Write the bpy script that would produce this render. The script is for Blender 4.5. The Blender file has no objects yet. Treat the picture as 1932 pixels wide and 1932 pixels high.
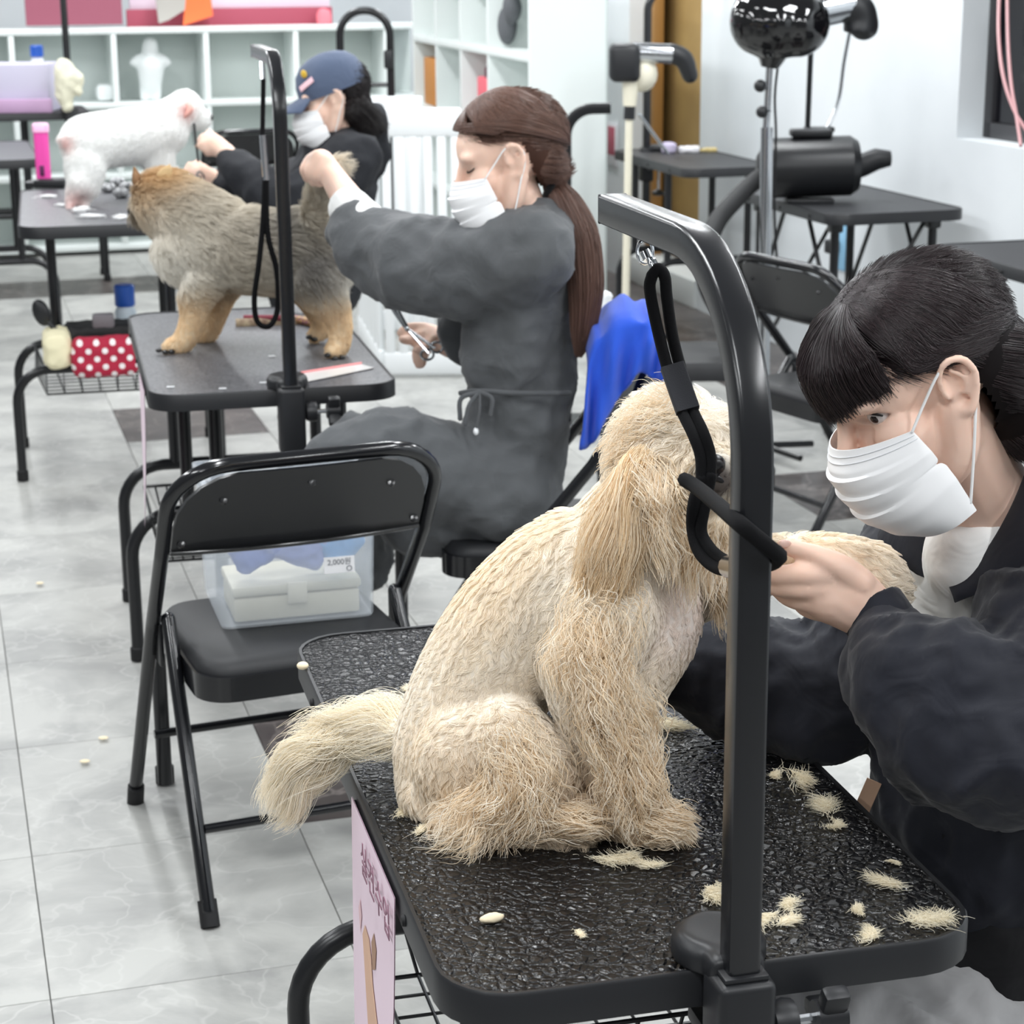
import bpy, bmesh, math, random
import numpy as np
from mathutils import Vector, Matrix, noise

random.seed(7); np.random.seed(7)
SC = bpy.context.scene
COL = SC.collection
# ------------------------------------------------------------------ camera
CF, CP, CR, CH = 3756.4, 0.26905, -0.008535, 1.75      # focal length (px of 1932), pitch, roll, height
_c, _s = math.cos(CR), math.sin(CR)
_U0 = Vector((0, math.sin(CP), math.cos(CP))); _F = Vector((0, math.cos(CP), -math.sin(CP))); _R0 = Vector((1, 0, 0))
_R = _R0 * _c + _U0 * _s; _U = _U0 * _c - _R0 * _s
cam_d = bpy.data.cameras.new('camera'); cam = bpy.data.objects.new('camera', cam_d); COL.objects.link(cam)
cam_d.sensor_width = 36.0; cam_d.lens = 36.0 * CF / 1932.0
cam.matrix_world = Matrix(((_R.x, _U.x, -_F.x, 0), (_R.y, _U.y, -_F.y, 0), (_R.z, _U.z, -_F.z, CH), (0, 0, 0, 1)))
cam_d.clip_start = 0.05; cam_d.clip_end = 100
cam_d.dof.use_dof = True; cam_d.dof.focus_distance = 2.45; cam_d.dof.aperture_fstop = 11.0
SC.camera = cam
# ------------------------------------------------------------------ world, lights, exposure
W = bpy.data.worlds.new('World'); SC.world = W; W.use_nodes = True
W.node_tree.nodes['Background'].inputs[0].default_value = (0.93, 0.97, 1.0, 1); W.node_tree.nodes['Background'].inputs[1].default_value = 0.2
SC.view_settings.view_transform = 'Standard'; SC.view_settings.look = 'None'
SC.view_settings.exposure = 0.22; SC.view_settings.gamma = 1.0; SC.view_settings.use_curve_mapping = False
YAW = math.radians(16)
UA = Vector((math.cos(YAW), math.sin(YAW), 0)); VA = Vector((-math.sin(YAW), math.cos(YAW), 0))
def uv(u, v, z=0.0): return UA * u + VA * v + Vector((0, 0, z))
def ceiling_tube(u, v, length, power):
    l = bpy.data.lights.new('ceiling_lamp', 'AREA'); l.shape = 'RECTANGLE'; l.size = 0.16; l.size_y = length
    l.energy = power; l.color = (0.96, 0.985, 1.0)
    o = bpy.data.objects.new('ceiling_lamp', l); COL.objects.link(o); o.location = uv(u, v, 2.72); o.rotation_euler = (0, 0, YAW)
for _u in (-1.4, 0.3, 1.9, 3.3):  # last row is an unseen extra, added to brighten the right wall
    for _v in (0.3, 2.6, 5.0, 7.4, 9.8, 12.0):
        ceiling_tube(_u, _v, 1.25, 24)
# ------------------------------------------------------------------ helpers: pixels to points
def ray(x, y): return _F + _R * ((x - 966) / CF) - _U * ((y - 966) / CF)
def at(x, y, Y): d = ray(x, y); return Vector((0, 0, CH)) + d * (Y / d.y)
def on(x, y, z=0.0): d = ray(x, y); return Vector((0, 0, CH)) + d * ((z - CH) / d.z)
def px(P): q = Vector(P) - Vector((0, 0, CH)); d = q.dot(_F); return (966 + CF * q.dot(_R) / d, 966 - CF * q.dot(_U) / d)
# ------------------------------------------------------------------ helpers: materials
def lin(c): c /= 255.0; return c / 12.92 if c <= 0.04045 else ((c + 0.055) / 1.055) ** 2.4
def S(r, g, b): return (lin(r), lin(g), lin(b), 1.0)
MATS = {}
def mat(name, col, rough=0.5, metal=0.0, spec=0.5, bump=None, vary=None, alpha=1.0, trans=0.0, sheen=0.0, coat=0.0, attr=None):
    if name in MATS: return MATS[name]
    m = bpy.data.materials.new(name); m.use_nodes = True; nt = m.node_tree; b = nt.nodes['Principled BSDF']; N = nt.nodes.new; L = nt.links.new
    b.inputs['Base Color'].default_value = col; b.inputs['Roughness'].default_value = rough; b.inputs['Metallic'].default_value = metal
    b.inputs['Specular IOR Level'].default_value = spec; b.inputs['Alpha'].default_value = alpha; b.inputs['Transmission Weight'].default_value = trans
    b.inputs['Sheen Weight'].default_value = sheen; b.inputs['Coat Weight'].default_value = coat
    tc = N('ShaderNodeTexCoord')
    if vary:
        n = N('ShaderNodeTexNoise'); n.inputs['Scale'].default_value = vary[0]; n.inputs['Detail'].default_value = 4; L(tc.outputs['Object'], n.inputs['Vector'])
        r = N('ShaderNodeValToRGB'); r.color_ramp.elements[0].color = col; r.color_ramp.elements[1].color = vary[1]
        r.color_ramp.elements[0].position = 0.35; r.color_ramp.elements[1].position = 0.68
        L(n.outputs['Fac'], r.inputs[0]); L(r.outputs[0], b.inputs['Base Color'])
    if attr:
        a = N('ShaderNodeAttribute'); a.attribute_name = attr; L(a.outputs['Color'], b.inputs['Base Color'])
    if bump:
        n = N('ShaderNodeTexNoise'); n.inputs['Scale'].default_value = bump[0]; n.inputs['Detail'].default_value = 3; L(tc.outputs['Object'], n.inputs['Vector'])
        k = N('ShaderNodeBump'); k.inputs['Strength'].default_value = bump[1]; k.inputs['Distance'].default_value = bump[2] if len(bump) > 2 else 0.002
        L(n.outputs['Fac'], k.inputs['Height']); L(k.outputs[0], b.inputs['Normal'])
    MATS[name] = m; return m
# ------------------------------------------------------------------ helpers: meshes
def V(*a): return Vector(a)
def catmull(pts, n=6, closed=False):
    P = [np.array(p, float) for p in pts]; out = []; m = len(P)
    rng = range(m) if closed else range(m - 1)
    for i in rng:
        p1, p2 = P[i], P[(i + 1) % m]
        p0 = P[i - 1] if (i > 0 or closed) else 2 * p1 - p2
        p3 = P[(i + 2) % m] if (i + 2 < m or closed) else 2 * p2 - p1
        for k in range(n):
            t = k / n
            out.append(0.5 * ((2 * p1) + (-p0 + p2) * t + (2 * p0 - 5 * p1 + 4 * p2 - p3) * t * t + (-p0 + 3 * p1 - 3 * p2 + p3) * t ** 3))
    if not closed: out.append(P[-1])
    return [tuple(o) for o in out]
def fillet(pts, r, seg=8):
    P = [Vector(p) for p in pts]; out = [P[0]]
    for i in range(1, len(P) - 1):
        a = (P[i - 1] - P[i]); b = (P[i + 1] - P[i]); la, lb = a.length, b.length; a /= la; b /= lb
        ang = a.angle(b); t = min(r / math.tan(ang / 2), la * 0.49 if i > 1 else la * 0.98, lb * 0.49 if i < len(P) - 2 else lb * 0.98); rr = t * math.tan(ang / 2)
        c = P[i] + (a + b).normalized() * (rr / math.sin(ang / 2)); s = P[i] + a * t - c; e = P[i] + b * t - c; tot = s.angle(e); ax = s.cross(e)
        if ax.length < 1e-9: out.append(P[i]); continue
        for k in range(seg + 1):
            out.append(c + Matrix.Rotation(tot * k / seg, 3, ax) @ s)
    out.append(P[-1]); return out
class MB:
    def __init__(s): s.v = []; s.f = []
    def add(s, v, f, M=None):
        o = len(s.v)
        s.v += [tuple(M @ Vector(p)) if M is not None else tuple(p) for p in v]; s.f += [tuple(i + o for i in q) for q in f]; return s
    def box(s, c, d, M=None, bev=0.0, seg=2, rz=0.0):
        bm = bmesh.new(); bmesh.ops.create_cube(bm, size=1.0); bmesh.ops.scale(bm, vec=d, verts=bm.verts)
        if bev: bmesh.ops.bevel(bm, geom=list(bm.edges), offset=bev, segments=seg, affect='EDGES', profile=0.5)
        T = Matrix.Translation(c) @ Matrix.Rotation(rz, 4, 'Z')
        if M is not None: T = M @ T
        bm.verts.index_update(); s.add([v.co for v in bm.verts], [[v.index for v in f.verts] for f in bm.faces], T); bm.free(); return s
    def tube(s, pts, r, n=10, closed=False, sq=1.0, up=None, rect=None, M=None, twist=0.0, cap=True, dome=False):
        P = [Vector(p) for p in pts]; m = len(P)
        R = list(r) if hasattr(r, '__len__') else [r] * m
        if len(R) != m: R = list(np.interp(np.linspace(0, 1, m), np.linspace(0, 1, len(R)), R))
        if dome and not closed:
            t0 = (P[0] - P[1]).normalized(); t1 = (P[-1] - P[-2]).normalized(); a, b, ra, rb = P[0], P[-1], R[0], R[-1]
            ks = (0.98, 0.87, 0.64, 0.34)
            P = [a + t0 * ra * k for k in ks] + P + [b + t1 * rb * k for k in reversed(ks)]
            R = [ra * math.sqrt(1 - k * k) for k in ks] + R + [rb * math.sqrt(1 - k * k) for k in reversed(ks)]; m = len(P)
        T = []
        for i in range(m):
            a = P[i - 1] if i > 0 else (P[-1] if closed else P[0]); b = P[(i + 1) % m] if (i < m - 1 or closed) else P[i]
            t = (b - a); T.append(t.normalized() if t.length > 1e-12 else Vector((0, 0, 1)))
        u = Vector(up) if up is not None else (Vector((0, 0, 1)) if abs(T[0].z) < 0.9 else Vector((0, 1, 0)))
        nrm = (u - T[0] * u.dot(T[0])).normalized(); V_ = []; F_ = []
        if rect: rq = min(rect) * .3; sec = [(sx * (rect[0] - rq) + rq * math.cos(math.radians(a0 + a_)), sy * (rect[1] - rq) + rq * math.sin(math.radians(a0 + a_))) for sx, sy, a0 in ((1, 1, 0), (-1, 1, 90), (-1, -1, 180), (1, -1, 270)) for a_ in (0, 30, 60, 90)]
        else: sec = [(math.cos(2 * math.pi * k / n) , math.sin(2 * math.pi * k / n) * sq) for k in range(n)]
        if twist: sec = [(x * math.cos(twist) - y * math.sin(twist), x * math.sin(twist) + y * math.cos(twist)) for x, y in sec]
        k = len(sec)
        for i in range(m):
            nrm = (nrm - T[i] * nrm.dot(T[i])); nrm = nrm.normalized() if nrm.length > 1e-9 else T[i].orthogonal().normalized()
            bn = T[i].cross(nrm); q = 1.0 if rect else R[i]
            V_ += [P[i] + nrm * (x * q) + bn * (y * q) for x, y in sec]
        for i in range(m if closed else m - 1):
            j = (i + 1) % m
            F_ += [(i * k + a, i * k + (a + 1) % k, j * k + (a + 1) % k, j * k + a) for a in range(k)]
        if not closed and cap: F_ += [tuple(range(k - 1, -1, -1)), tuple((m - 1) * k + a for a in range(k))]
        return s.add(V_, F_, M)
    def lathe(s, prof, n=20, M=None):
        V_ = []; F_ = []; m = len(prof)
        for r, z in prof: V_ += [(r * math.cos(2 * math.pi * k / n), r * math.sin(2 * math.pi * k / n), z) for k in range(n)]
        for i in range(m - 1): F_ += [(i * n + a, i * n + (a + 1) % n, (i + 1) * n + (a + 1) % n, (i + 1) * n + a) for a in range(n)]
        F_ += [tuple(range(n - 1, -1, -1)), tuple((m - 1) * n + a for a in range(n))]
        return s.add(V_, F_, M)
    def prism(s, out, z0, z1, M=None, inset=0.0):
        n = len(out)
        if inset:
            c = np.mean(np.array(out), axis=0)
            rings = [(z0, out), (z1 - inset, out), (z1, [(p[0] - inset * np.sign(p[0] - c[0]) * 0.7, p[1] - inset * np.sign(p[1] - c[1]) * 0.7) for p in out])]
        else: rings = [(z0, out), (z1, out)]
        V_ = [(x, y, z) for z, o in rings for x, y in o]; F_ = [tuple(range(n - 1, -1, -1)), tuple((len(rings) - 1) * n + a for a in range(n))]
        for i in range(len(rings) - 1): F_ += [(i * n + a, i * n + (a + 1) % n, (i + 1) * n + (a + 1) % n, (i + 1) * n + a) for a in range(n)]
        return s.add(V_, F_, M)
    def ball(s, c, r, n=16, M=None, rot=None):
        r = r if hasattr(r, '__len__') else (r, r, r); V_ = []; F_ = []; h = n // 2
        V_.append((0, 0, r[2]))
        for i in range(1, h):
            a = math.pi * i / h
            V_ += [(r[0] * math.sin(a) * math.cos(2 * math.pi * k / n), r[1] * math.sin(a) * math.sin(2 * math.pi * k / n), r[2] * math.cos(a)) for k in range(n)]
        V_.append((0, 0, -r[2])); e = len(V_) - 1
        F_ += [(0, 1 + k, 1 + (k + 1) % n) for k in range(n)]
        for i in range(h - 2): F_ += [(1 + i * n + k, 1 + (i + 1) * n + k, 1 + (i + 1) * n + (k + 1) % n, 1 + i * n + (k + 1) % n) for k in range(n)]
        F_ += [(e, 1 + (h - 2) * n + (k + 1) % n, 1 + (h - 2) * n + k) for k in range(n)]
        T = Matrix.Translation(c)
        if rot is not None: T = T @ rot
        if M is not None: T = M @ T
        return s.add(V_, F_, T)
    def mesh(s, name):
        me = bpy.data.meshes.new(name); me.from_pydata(s.v, [], s.f); me.validate(); return me
    def build(s, name, m, parent=None, smooth=40, kind=None):
        return obj(name, s.mesh(name), m, parent, smooth, kind)
def obj(name, me, m, parent=None, smooth=40, kind=None):
    if m is not None and not me.materials: me.materials.append(m)
    if smooth and len(me.polygons):
        me.polygons.foreach_set('use_smooth', [True] * len(me.polygons))
        if smooth < 180: me.set_sharp_from_angle(angle=math.radians(smooth))
    o = bpy.data.objects.new(name, me); COL.objects.link(o)
    if parent is not None: o.parent = parent
    if kind: o['kind'] = kind
    return o
def thing(name, label, cat, loc=(0, 0, 0), rz=0.0, group=None, M=None):
    o = bpy.data.objects.new(name, None); COL.objects.link(o); o.empty_display_size = 0.05
    if M is not None: o.matrix_basis = M
    else: o.location = loc; o.rotation_euler = (0, 0, rz)
    return tag(o, label, cat, group)
def tag(o, label, cat, group=None):
    o['label'] = label; o['category'] = cat
    if group: o['group'] = group
    return o
def adopt(o, root):            # parent a part that was built in world coordinates
    o.parent = root; o.matrix_parent_inverse = root.matrix_basis.inverted(); return o
def copy_tree(o, parent=None):
    c = o.copy(); COL.objects.link(c); c.parent = parent
    for ch in list(o.children): copy_tree(ch, c)
    return c
def rrect(w, l, r, seg=6, cx=0, cy=0):
    out = []
    for sx, sy, a0 in ((1, 1, 0), (-1, 1, 90), (-1, -1, 180), (1, -1, 270)):
        for k in range(seg + 1):
            a = math.radians(a0 + 90 * k / seg); out.append((cx + sx * (w / 2 - r) + r * math.cos(a), cy + sy * (l / 2 - r) + r * math.sin(a)))
    return out
def remesh(name, mb, voxel, smooth_it=6, fac=0.5):
    me0 = mb.mesh('tmp'); o = bpy.data.objects.new('tmp', me0); COL.objects.link(o)
    r = o.modifiers.new('r', 'REMESH'); r.mode = 'VOXEL'; r.voxel_size = voxel
    if smooth_it: s = o.modifiers.new('s', 'SMOOTH'); s.factor = fac; s.iterations = smooth_it
    dg = bpy.context.evaluated_depsgraph_get(); me = bpy.data.meshes.new_from_object(o.evaluated_get(dg)); me.name = name
    bpy.data.objects.remove(o); bpy.data.meshes.remove(me0); return me
def mverts(me): a = np.empty(len(me.vertices) * 3); me.vertices.foreach_get('co', a); return a.reshape(-1, 3)
def mnorms(me): a = np.empty(len(me.vertices) * 3); me.vertices.foreach_get('normal', a); return a.reshape(-1, 3)
def setverts(me, a): me.vertices.foreach_set('co', np.ascontiguousarray(a, dtype=np.float64).ravel()); me.update()
def setcol(me, cols):
    a = me.color_attributes.new('col', 'FLOAT_COLOR', 'POINT'); c = np.ones((len(cols), 4), np.float32); c[:, :3] = cols; a.data.foreach_set('color', c.ravel())
def fbm(P, scale, seed=0.0, octv=3):
    out = np.zeros(len(P))
    for i, p in enumerate(P): out[i] = noise.fractal(Vector((p[0] * scale + seed, p[1] * scale - seed, p[2] * scale + 2 * seed)), 0.9, 2.0, octv)
    return out
def sstep(a, b, x): t = np.clip((x - a) / (b - a), 0, 1); return t * t * (3 - 2 * t)
def chain(mb, pts, n=12, sub=5, sq=1.0):
    """tapered limb through (px, py, Y, radius) points"""
    P = [tuple(at(a, b, c)) + (r,) for a, b, c, r in pts]
    Q = catmull(P, sub) if len(P) > 2 else [tuple(np.array(P[0]) * (1 - t) + np.array(P[1]) * t) for t in np.linspace(0, 1, sub + 1)]
    mb.tube([q[:3] for q in Q], [max(q[3], 0.002) for q in Q], n=n, sq=sq, dome=True); return mb
def chainw(mb, pts, n=12, sub=5, sq=1.0, M=None, up=None):
    """tapered limb through (x, y, z, radius) points"""
    Q = catmull(pts, sub) if len(pts) > 2 else [tuple(np.array(pts[0]) * (1 - t) + np.array(pts[1]) * t) for t in np.linspace(0, 1, sub + 1)]
    mb.tube([q[:3] for q in Q], [max(q[3], 0.001) for q in Q], n=n, sq=sq, dome=True, M=M, up=up); return mb
def bl(px_, py_, Y, r, mb, rot=None, n=16): mb.ball(at(px_, py_, Y), r, n=n, rot=rot); return mb
# ------------------------------------------------------------------ helpers: hair and fur as curve strands
def curves(name, pos, rad, m, parent=None, cols=None):
    """pos (N, K, 3), rad (N, K)"""
    N, K, _ = pos.shape; hc = bpy.data.hair_curves.new(name); hc.add_curves([K] * N)
    hc.attributes['position'].data.foreach_set('vector', pos.astype(np.float32).ravel())
    ra = hc.attributes.get('radius') or hc.attributes.new('radius', 'FLOAT', 'POINT'); ra.data.foreach_set('value', rad.astype(np.float32).ravel())
    if cols is not None:
        ca = hc.attributes.new('col', 'FLOAT_COLOR', 'CURVE'); c = np.ones((N, 4), np.float32); c[:, :3] = cols; ca.data.foreach_set('color', c.ravel())
    hc.materials.append(m); o = bpy.data.objects.new(name, hc); COL.objects.link(o)
    if parent is not None: adopt(o, parent)
    return o
def sample(me, count, weight=None):
    me.calc_loop_triangles(); nt = len(me.loop_triangles); t = np.empty(nt * 3, np.int32); me.loop_triangles.foreach_get('vertices', t); t = t.reshape(-1, 3)
    v = mverts(me); n = mnorms(me); a, b, c = v[t[:, 0]], v[t[:, 1]], v[t[:, 2]]
    ar = np.linalg.norm(np.cross(b - a, c - a), axis=1)
    if weight is not None: ar = ar * weight((a + b + c) / 3)
    i = np.random.choice(nt, count, p=ar / ar.sum()); r1 = np.sqrt(np.random.rand(count, 1)); r2 = np.random.rand(count, 1)
    P = (1 - r1) * a[i] + r1 * (1 - r2) * b[i] + r1 * r2 * c[i]
    Nn = (1 - r1) * n[t[i, 0]] + r1 * (1 - r2) * n[t[i, 1]] + r1 * r2 * n[t[i, 2]]
    return P, Nn / np.linalg.norm(Nn, axis=1, keepdims=True)
def vnoise(P, scale, seed):
    """cheap smooth vector noise from random sine waves"""
    rs = np.random.RandomState(seed); out = np.zeros_like(P)
    for k in range(5):
        w = rs.randn(3, 3) * scale * (0.6 + 0.35 * k); ph = rs.rand(3) * 6.28; out += np.sin(P @ w + ph) / (1 + 0.4 * k)
    return out / 2.2
def fur(name, me, count, length, comb, m, parent, col, K=6, r0=0.0004, lift=0.5, clump=0.5, cell=0.012, wave=0.0, wfreq=2.0, messy=0.25, weight=None, grav=0.0, seed=1, rnd=0.12):
    """strands over a body mesh; length(P), comb(P, N) and col(P) are functions of position"""
    P, Nn = sample(me, count, weight); L = length(P) * (0.7 + 0.6 * np.random.rand(count))
    D = comb(P, Nn); D = D + messy * vnoise(P, 60, seed) + rnd * np.random.randn(count, 3)
    D = D - Nn * np.sum(D * Nn, axis=1, keepdims=True); D /= np.linalg.norm(D, axis=1, keepdims=True) + 1e-9
    lf = (lift(P) if callable(lift) else np.full(count, lift))[:, None]
    g = np.array([0, 0, -1.0]) * grav; pos = np.zeros((count, K, 3)); cur = P - Nn * 0.001; pos[:, 0] = cur; side = np.cross(Nn, D); wv = wave(P) if callable(wave) else np.full(count, wave)
    ph = vnoise(P, 45, seed + 5)[:, 0] * 6
    for k in range(1, K):
        t = k / (K - 1); d = D * (1 - lf * (1 - 0.7 * t)) + Nn * lf * (1 - 0.85 * t) + g * t
        d = d + side * (wv * np.cos(ph + t * wfreq * 6.28))[:, None]
        d /= np.linalg.norm(d, axis=1, keepdims=True) + 1e-9; cur = cur + d * (L / (K - 1))[:, None]; pos[:, k] = cur
    if clump:
        key = np.floor((P + vnoise(P, 50, seed + 9) * cell * 0.4) / cell).astype(np.int64); h = key[:, 0] * 73856093 ^ key[:, 1] * 19349663 ^ key[:, 2] * 83492791
        _, inv = np.unique(h, return_inverse=True); nc = inv.max() + 1; cnt = np.bincount(inv, minlength=nc)[:, None]
        for k in range(1, K):
            off = pos[:, k] - P; mc = np.zeros((nc, 3)); pc = np.zeros((nc, 3))
            for a in range(3): mc[:, a] = np.bincount(inv, off[:, a], nc); pc[:, a] = np.bincount(inv, P[:, a], nc)
            ctr = (mc / cnt + pc / cnt)[inv]; w = clump * (k / (K - 1)) ** 1.2; pos[:, k] = pos[:, k] * (1 - w) + ctr * w
    rad = r0 * np.linspace(1, 0.25, K)[None, :] * (0.7 + 0.6 * np.random.rand(count, 1))
    return curves(name, pos, rad, m, parent, col(P) * (0.9 + 0.2 * np.random.rand(count, 1)))
# ================================================================== materials
BLK = mat('black_enamel', S(20, 21, 24), 0.16, spec=0.6)                 # glossy powder coat of chairs
TUBE = mat('black_satin_metal', S(22, 23, 26), 0.3, spec=0.5)
PLAST = mat('black_plastic', S(30, 31, 34), 0.42, bump=(900, 0.15, 0.0005))
RUB = mat('black_rubber', S(18, 18, 20), 0.7)
VINYL = mat('black_vinyl', S(24, 25, 28), 0.55, bump=(700, 0.2, 0.0005))
CHROME = mat('chrome', S(205, 208, 212), 0.16, 1.0)
WHITE = mat('white_laminate', S(236, 240, 240), 0.45)
WPLAST = mat('white_plastic', S(238, 240, 242), 0.4)
CREAM = mat('cream_plastic', S(232, 226, 206), 0.45)
WALLM = mat('white_painted_wall', S(228, 232, 235), 0.75, vary=(1.3, S(217, 222, 225)), bump=(60, 0.06, 0.002))

def node_mat(name):
    m = bpy.data.materials.new(name); m.use_nodes = True; return m, m.node_tree, m.node_tree.nodes['Principled BSDF']
def marble(name, base, dark, vein, veinamt, rough):
    m, nt, b = node_mat(name); N = nt.nodes.new; L = nt.links.new
    g = N('ShaderNodeNewGeometry'); oi = N('ShaderNodeObjectInfo'); ad = N('ShaderNodeVectorMath'); ad.operation = 'ADD'
    sc = N('ShaderNodeVectorMath'); sc.operation = 'SCALE'; sc.inputs['Scale'].default_value = 7.0
    cv = N('ShaderNodeCombineXYZ'); L(oi.outputs['Random'], cv.inputs[0]); L(oi.outputs['Random'], cv.inputs[1]); L(cv.outputs[0], sc.inputs[0])
    L(g.outputs['Position'], ad.inputs[0]); L(sc.outputs[0], ad.inputs[1])
    n1 = N('ShaderNodeTexNoise'); n1.inputs['Scale'].default_value = 3.2; n1.inputs['Detail'].default_value = 7; n1.inputs['Roughness'].default_value = 0.6; n1.inputs['Distortion'].default_value = 0.6
    L(ad.outputs[0], n1.inputs['Vector'])
    r1 = N('ShaderNodeValToRGB'); r1.color_ramp.elements[0].color = dark; r1.color_ramp.elements[1].color = base; r1.color_ramp.elements[0].position = 0.36; r1.color_ramp.elements[1].position = 0.6
    L(n1.outputs['Fac'], r1.inputs[0])
    dn = N('ShaderNodeTexNoise'); dn.inputs['Scale'].default_value = 6.0; dn.inputs['Detail'].default_value = 3; L(ad.outputs[0], dn.inputs['Vector'])
    mx = N('ShaderNodeMix'); mx.data_type = 'VECTOR'; mx.inputs['Factor'].default_value = 0.3; L(ad.outputs[0], mx.inputs[4]); L(dn.outputs['Color'], mx.inputs[5])
    vo = N('ShaderNodeTexVoronoi'); vo.feature = 'DISTANCE_TO_EDGE'; vo.inputs['Scale'].default_value = 7.5; L(mx.outputs[1], vo.inputs['Vector'])
    r2 = N('ShaderNodeValToRGB'); r2.color_ramp.elements[0].color = (veinamt, veinamt, veinamt, 1); r2.color_ramp.elements[1].color = (0, 0, 0, 1); r2.color_ramp.elements[1].position = 0.045
    L(vo.outputs['Distance'], r2.inputs[0])
    n3 = N('ShaderNodeTexNoise'); n3.inputs['Scale'].default_value = 2.0; L(ad.outputs[0], n3.inputs['Vector'])
    mm = N('ShaderNodeMath'); mm.operation = 'MULTIPLY'; L(r2.outputs[0], mm.inputs[0]); L(n3.outputs['Fac'], mm.inputs[1])
    mc = N('ShaderNodeMix'); mc.data_type = 'RGBA'; L(mm.outputs[0], mc.inputs[0]); L(r1.outputs[0], mc.inputs[6]); mc.inputs[7].default_value = vein
    L(mc.outputs[2], b.inputs['Base Color']); b.inputs['Roughness'].default_value = rough; b.inputs['Specular IOR Level'].default_value = 0.4
    return m
TILE = marble('grey_marble_tile', S(180, 180, 176), S(150, 150, 148), S(204, 204, 200), 0.55, 0.42)
DTILE = marble('dark_marble_tile', S(88, 82, 80), S(58, 52, 51), S(170, 160, 155), 0.6, 0.3)
def pebble():
    """black rubber mat with a cracked leather relief"""
    m, nt, b = node_mat('black_pebbled_rubber'); N = nt.nodes.new; L = nt.links.new
    tc = N('ShaderNodeTexCoord'); dn = N('ShaderNodeTexNoise'); dn.inputs['Scale'].default_value = 55; dn.inputs['Detail'].default_value = 3; L(tc.outputs['Object'], dn.inputs['Vector'])
    mx = N('ShaderNodeMix'); mx.data_type = 'VECTOR'; mx.inputs['Factor'].default_value = 0.012; L(tc.outputs['Object'], mx.inputs[4]); L(dn.outputs['Color'], mx.inputs[5])
    vo = N('ShaderNodeTexVoronoi'); vo.feature = 'DISTANCE_TO_EDGE'; vo.inputs['Scale'].default_value = 78; L(mx.outputs[1], vo.inputs['Vector'])
    v2 = N('ShaderNodeTexVoronoi'); v2.feature = 'DISTANCE_TO_EDGE'; v2.inputs['Scale'].default_value = 32; L(mx.outputs[1], v2.inputs['Vector'])
    r = N('ShaderNodeValToRGB'); r.color_ramp.elements[1].position = 0.22; L(vo.outputs['Distance'], r.inputs[0])
    r2 = N('ShaderNodeValToRGB'); r2.color_ramp.elements[1].position = 0.14; L(v2.outputs['Distance'], r2.inputs[0])
    ad = N('ShaderNodeMath'); ad.operation = 'ADD'; L(r.outputs[0], ad.inputs[0]); L(r2.outputs[0], ad.inputs[1])
    bp = N('ShaderNodeBump'); bp.inputs['Strength'].default_value = 0.85; bp.inputs['Distance'].default_value = 0.003; L(ad.outputs[0], bp.inputs['Height']); L(bp.outputs[0], b.inputs['Normal'])
    b.inputs['Base Color'].default_value = S(19, 19, 21); b.inputs['Roughness'].default_value = 0.26; b.inputs['Specular IOR Level'].default_value = 0.6
    return m
PEB = pebble()
TOPGREY = mat('speckled_black_rubber', S(62, 63, 67), 0.4, vary=(160, S(112, 112, 116)), bump=(300, 0.5, 0.002))
FLATTOP = mat('matte_black_tabletop', S(46, 47, 50), 0.5, bump=(250, 0.2, 0.001))

# ================================================================== the room
UG = [-3.755, -3.207, -2.659, -2.111, -1.563, -1.015, -0.467, 0.081, 0.629, 1.177, 1.69, 2.2, 2.69, 3.18, 3.775]
VG = [3.86 + 0.608 * j for j in range(-5, 16)]
DARK = {(8, 5), (8, 11), (12, 8), (8, 17), (9, 17), (10, 17), (7, 17)} | {(13, j) for j in range(11, 20)}
MB().box(uv(0.4, 6.0, -0.06), (13, 20, 0.1), rz=YAW).build('floor', mat('grout', S(150, 150, 148), 0.9), kind='structure')
floor = bpy.data.objects['floor']
tcache = {}
for i in range(len(UG) - 1):
    for j in range(len(VG) - 1):
        c = uv((UG[i] + UG[i + 1]) / 2, (VG[j] + VG[j + 1]) / 2); q = px(c)
        if not (-420 < q[0] < 2300 and 0 < q[1] < 2600): continue
        w = round(UG[i + 1] - UG[i], 3); dk = (i, j) in DARK
        if (w, dk) not in tcache:
            me = MB().box((0, 0, -0.0045), (w - 0.002, 0.606, 0.013), bev=0.0008, seg=1).mesh('tile'); me.materials.append(DTILE if dk else TILE); tcache[(w, dk)] = me
        o = bpy.data.objects.new('tile', tcache[(w, dk)]); COL.objects.link(o); o.location = c + V(0, 0, -0.002); o.rotation_euler = (0, 0, YAW); adopt(o, floor)
RM = Matrix.Rotation(YAW, 4, 'Z')       # room frame: x = u (across), y = v (along)
def rbox(mb, u0, u1, v0, v1, z0, z1, bev=0.0): return mb.box(((u0 + u1) / 2, (v0 + v1) / 2, (z0 + z1) / 2), (u1 - u0, v1 - v0, z1 - z0), M=RM, bev=bev)
WU = 3.775
m = MB()
rbox(m, WU, WU + 0.2, -0.5, 4.9, 0, 2.8); rbox(m, WU, WU + 0.2, 4.9, 6.95, 0, 1.09); rbox(m, WU, WU + 0.2, 4.9, 6.95, 2.2, 2.8)
rbox(m, WU, WU + 0.2, 6.95, 9.63, 0, 2.8); rbox(m, WU, WU + 0.2, 9.63, 10.72, 2.2, 2.8); rbox(m, WU, WU + 0.2, 10.72, 14.6, 0, 2.8)
m.build('wall_right', WALLM, kind='structure')
rbox(MB(), -6, WU + 0.2, 14.2, 14.4, 0, 2.8).build('wall_back', WALLM, kind='structure')
rbox(MB(), WU - 0.02, WU + 0.2, 9.63, 10.72, 0, 0.15, 0.01).build('trim_1', WHITE, kind='structure')
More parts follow.
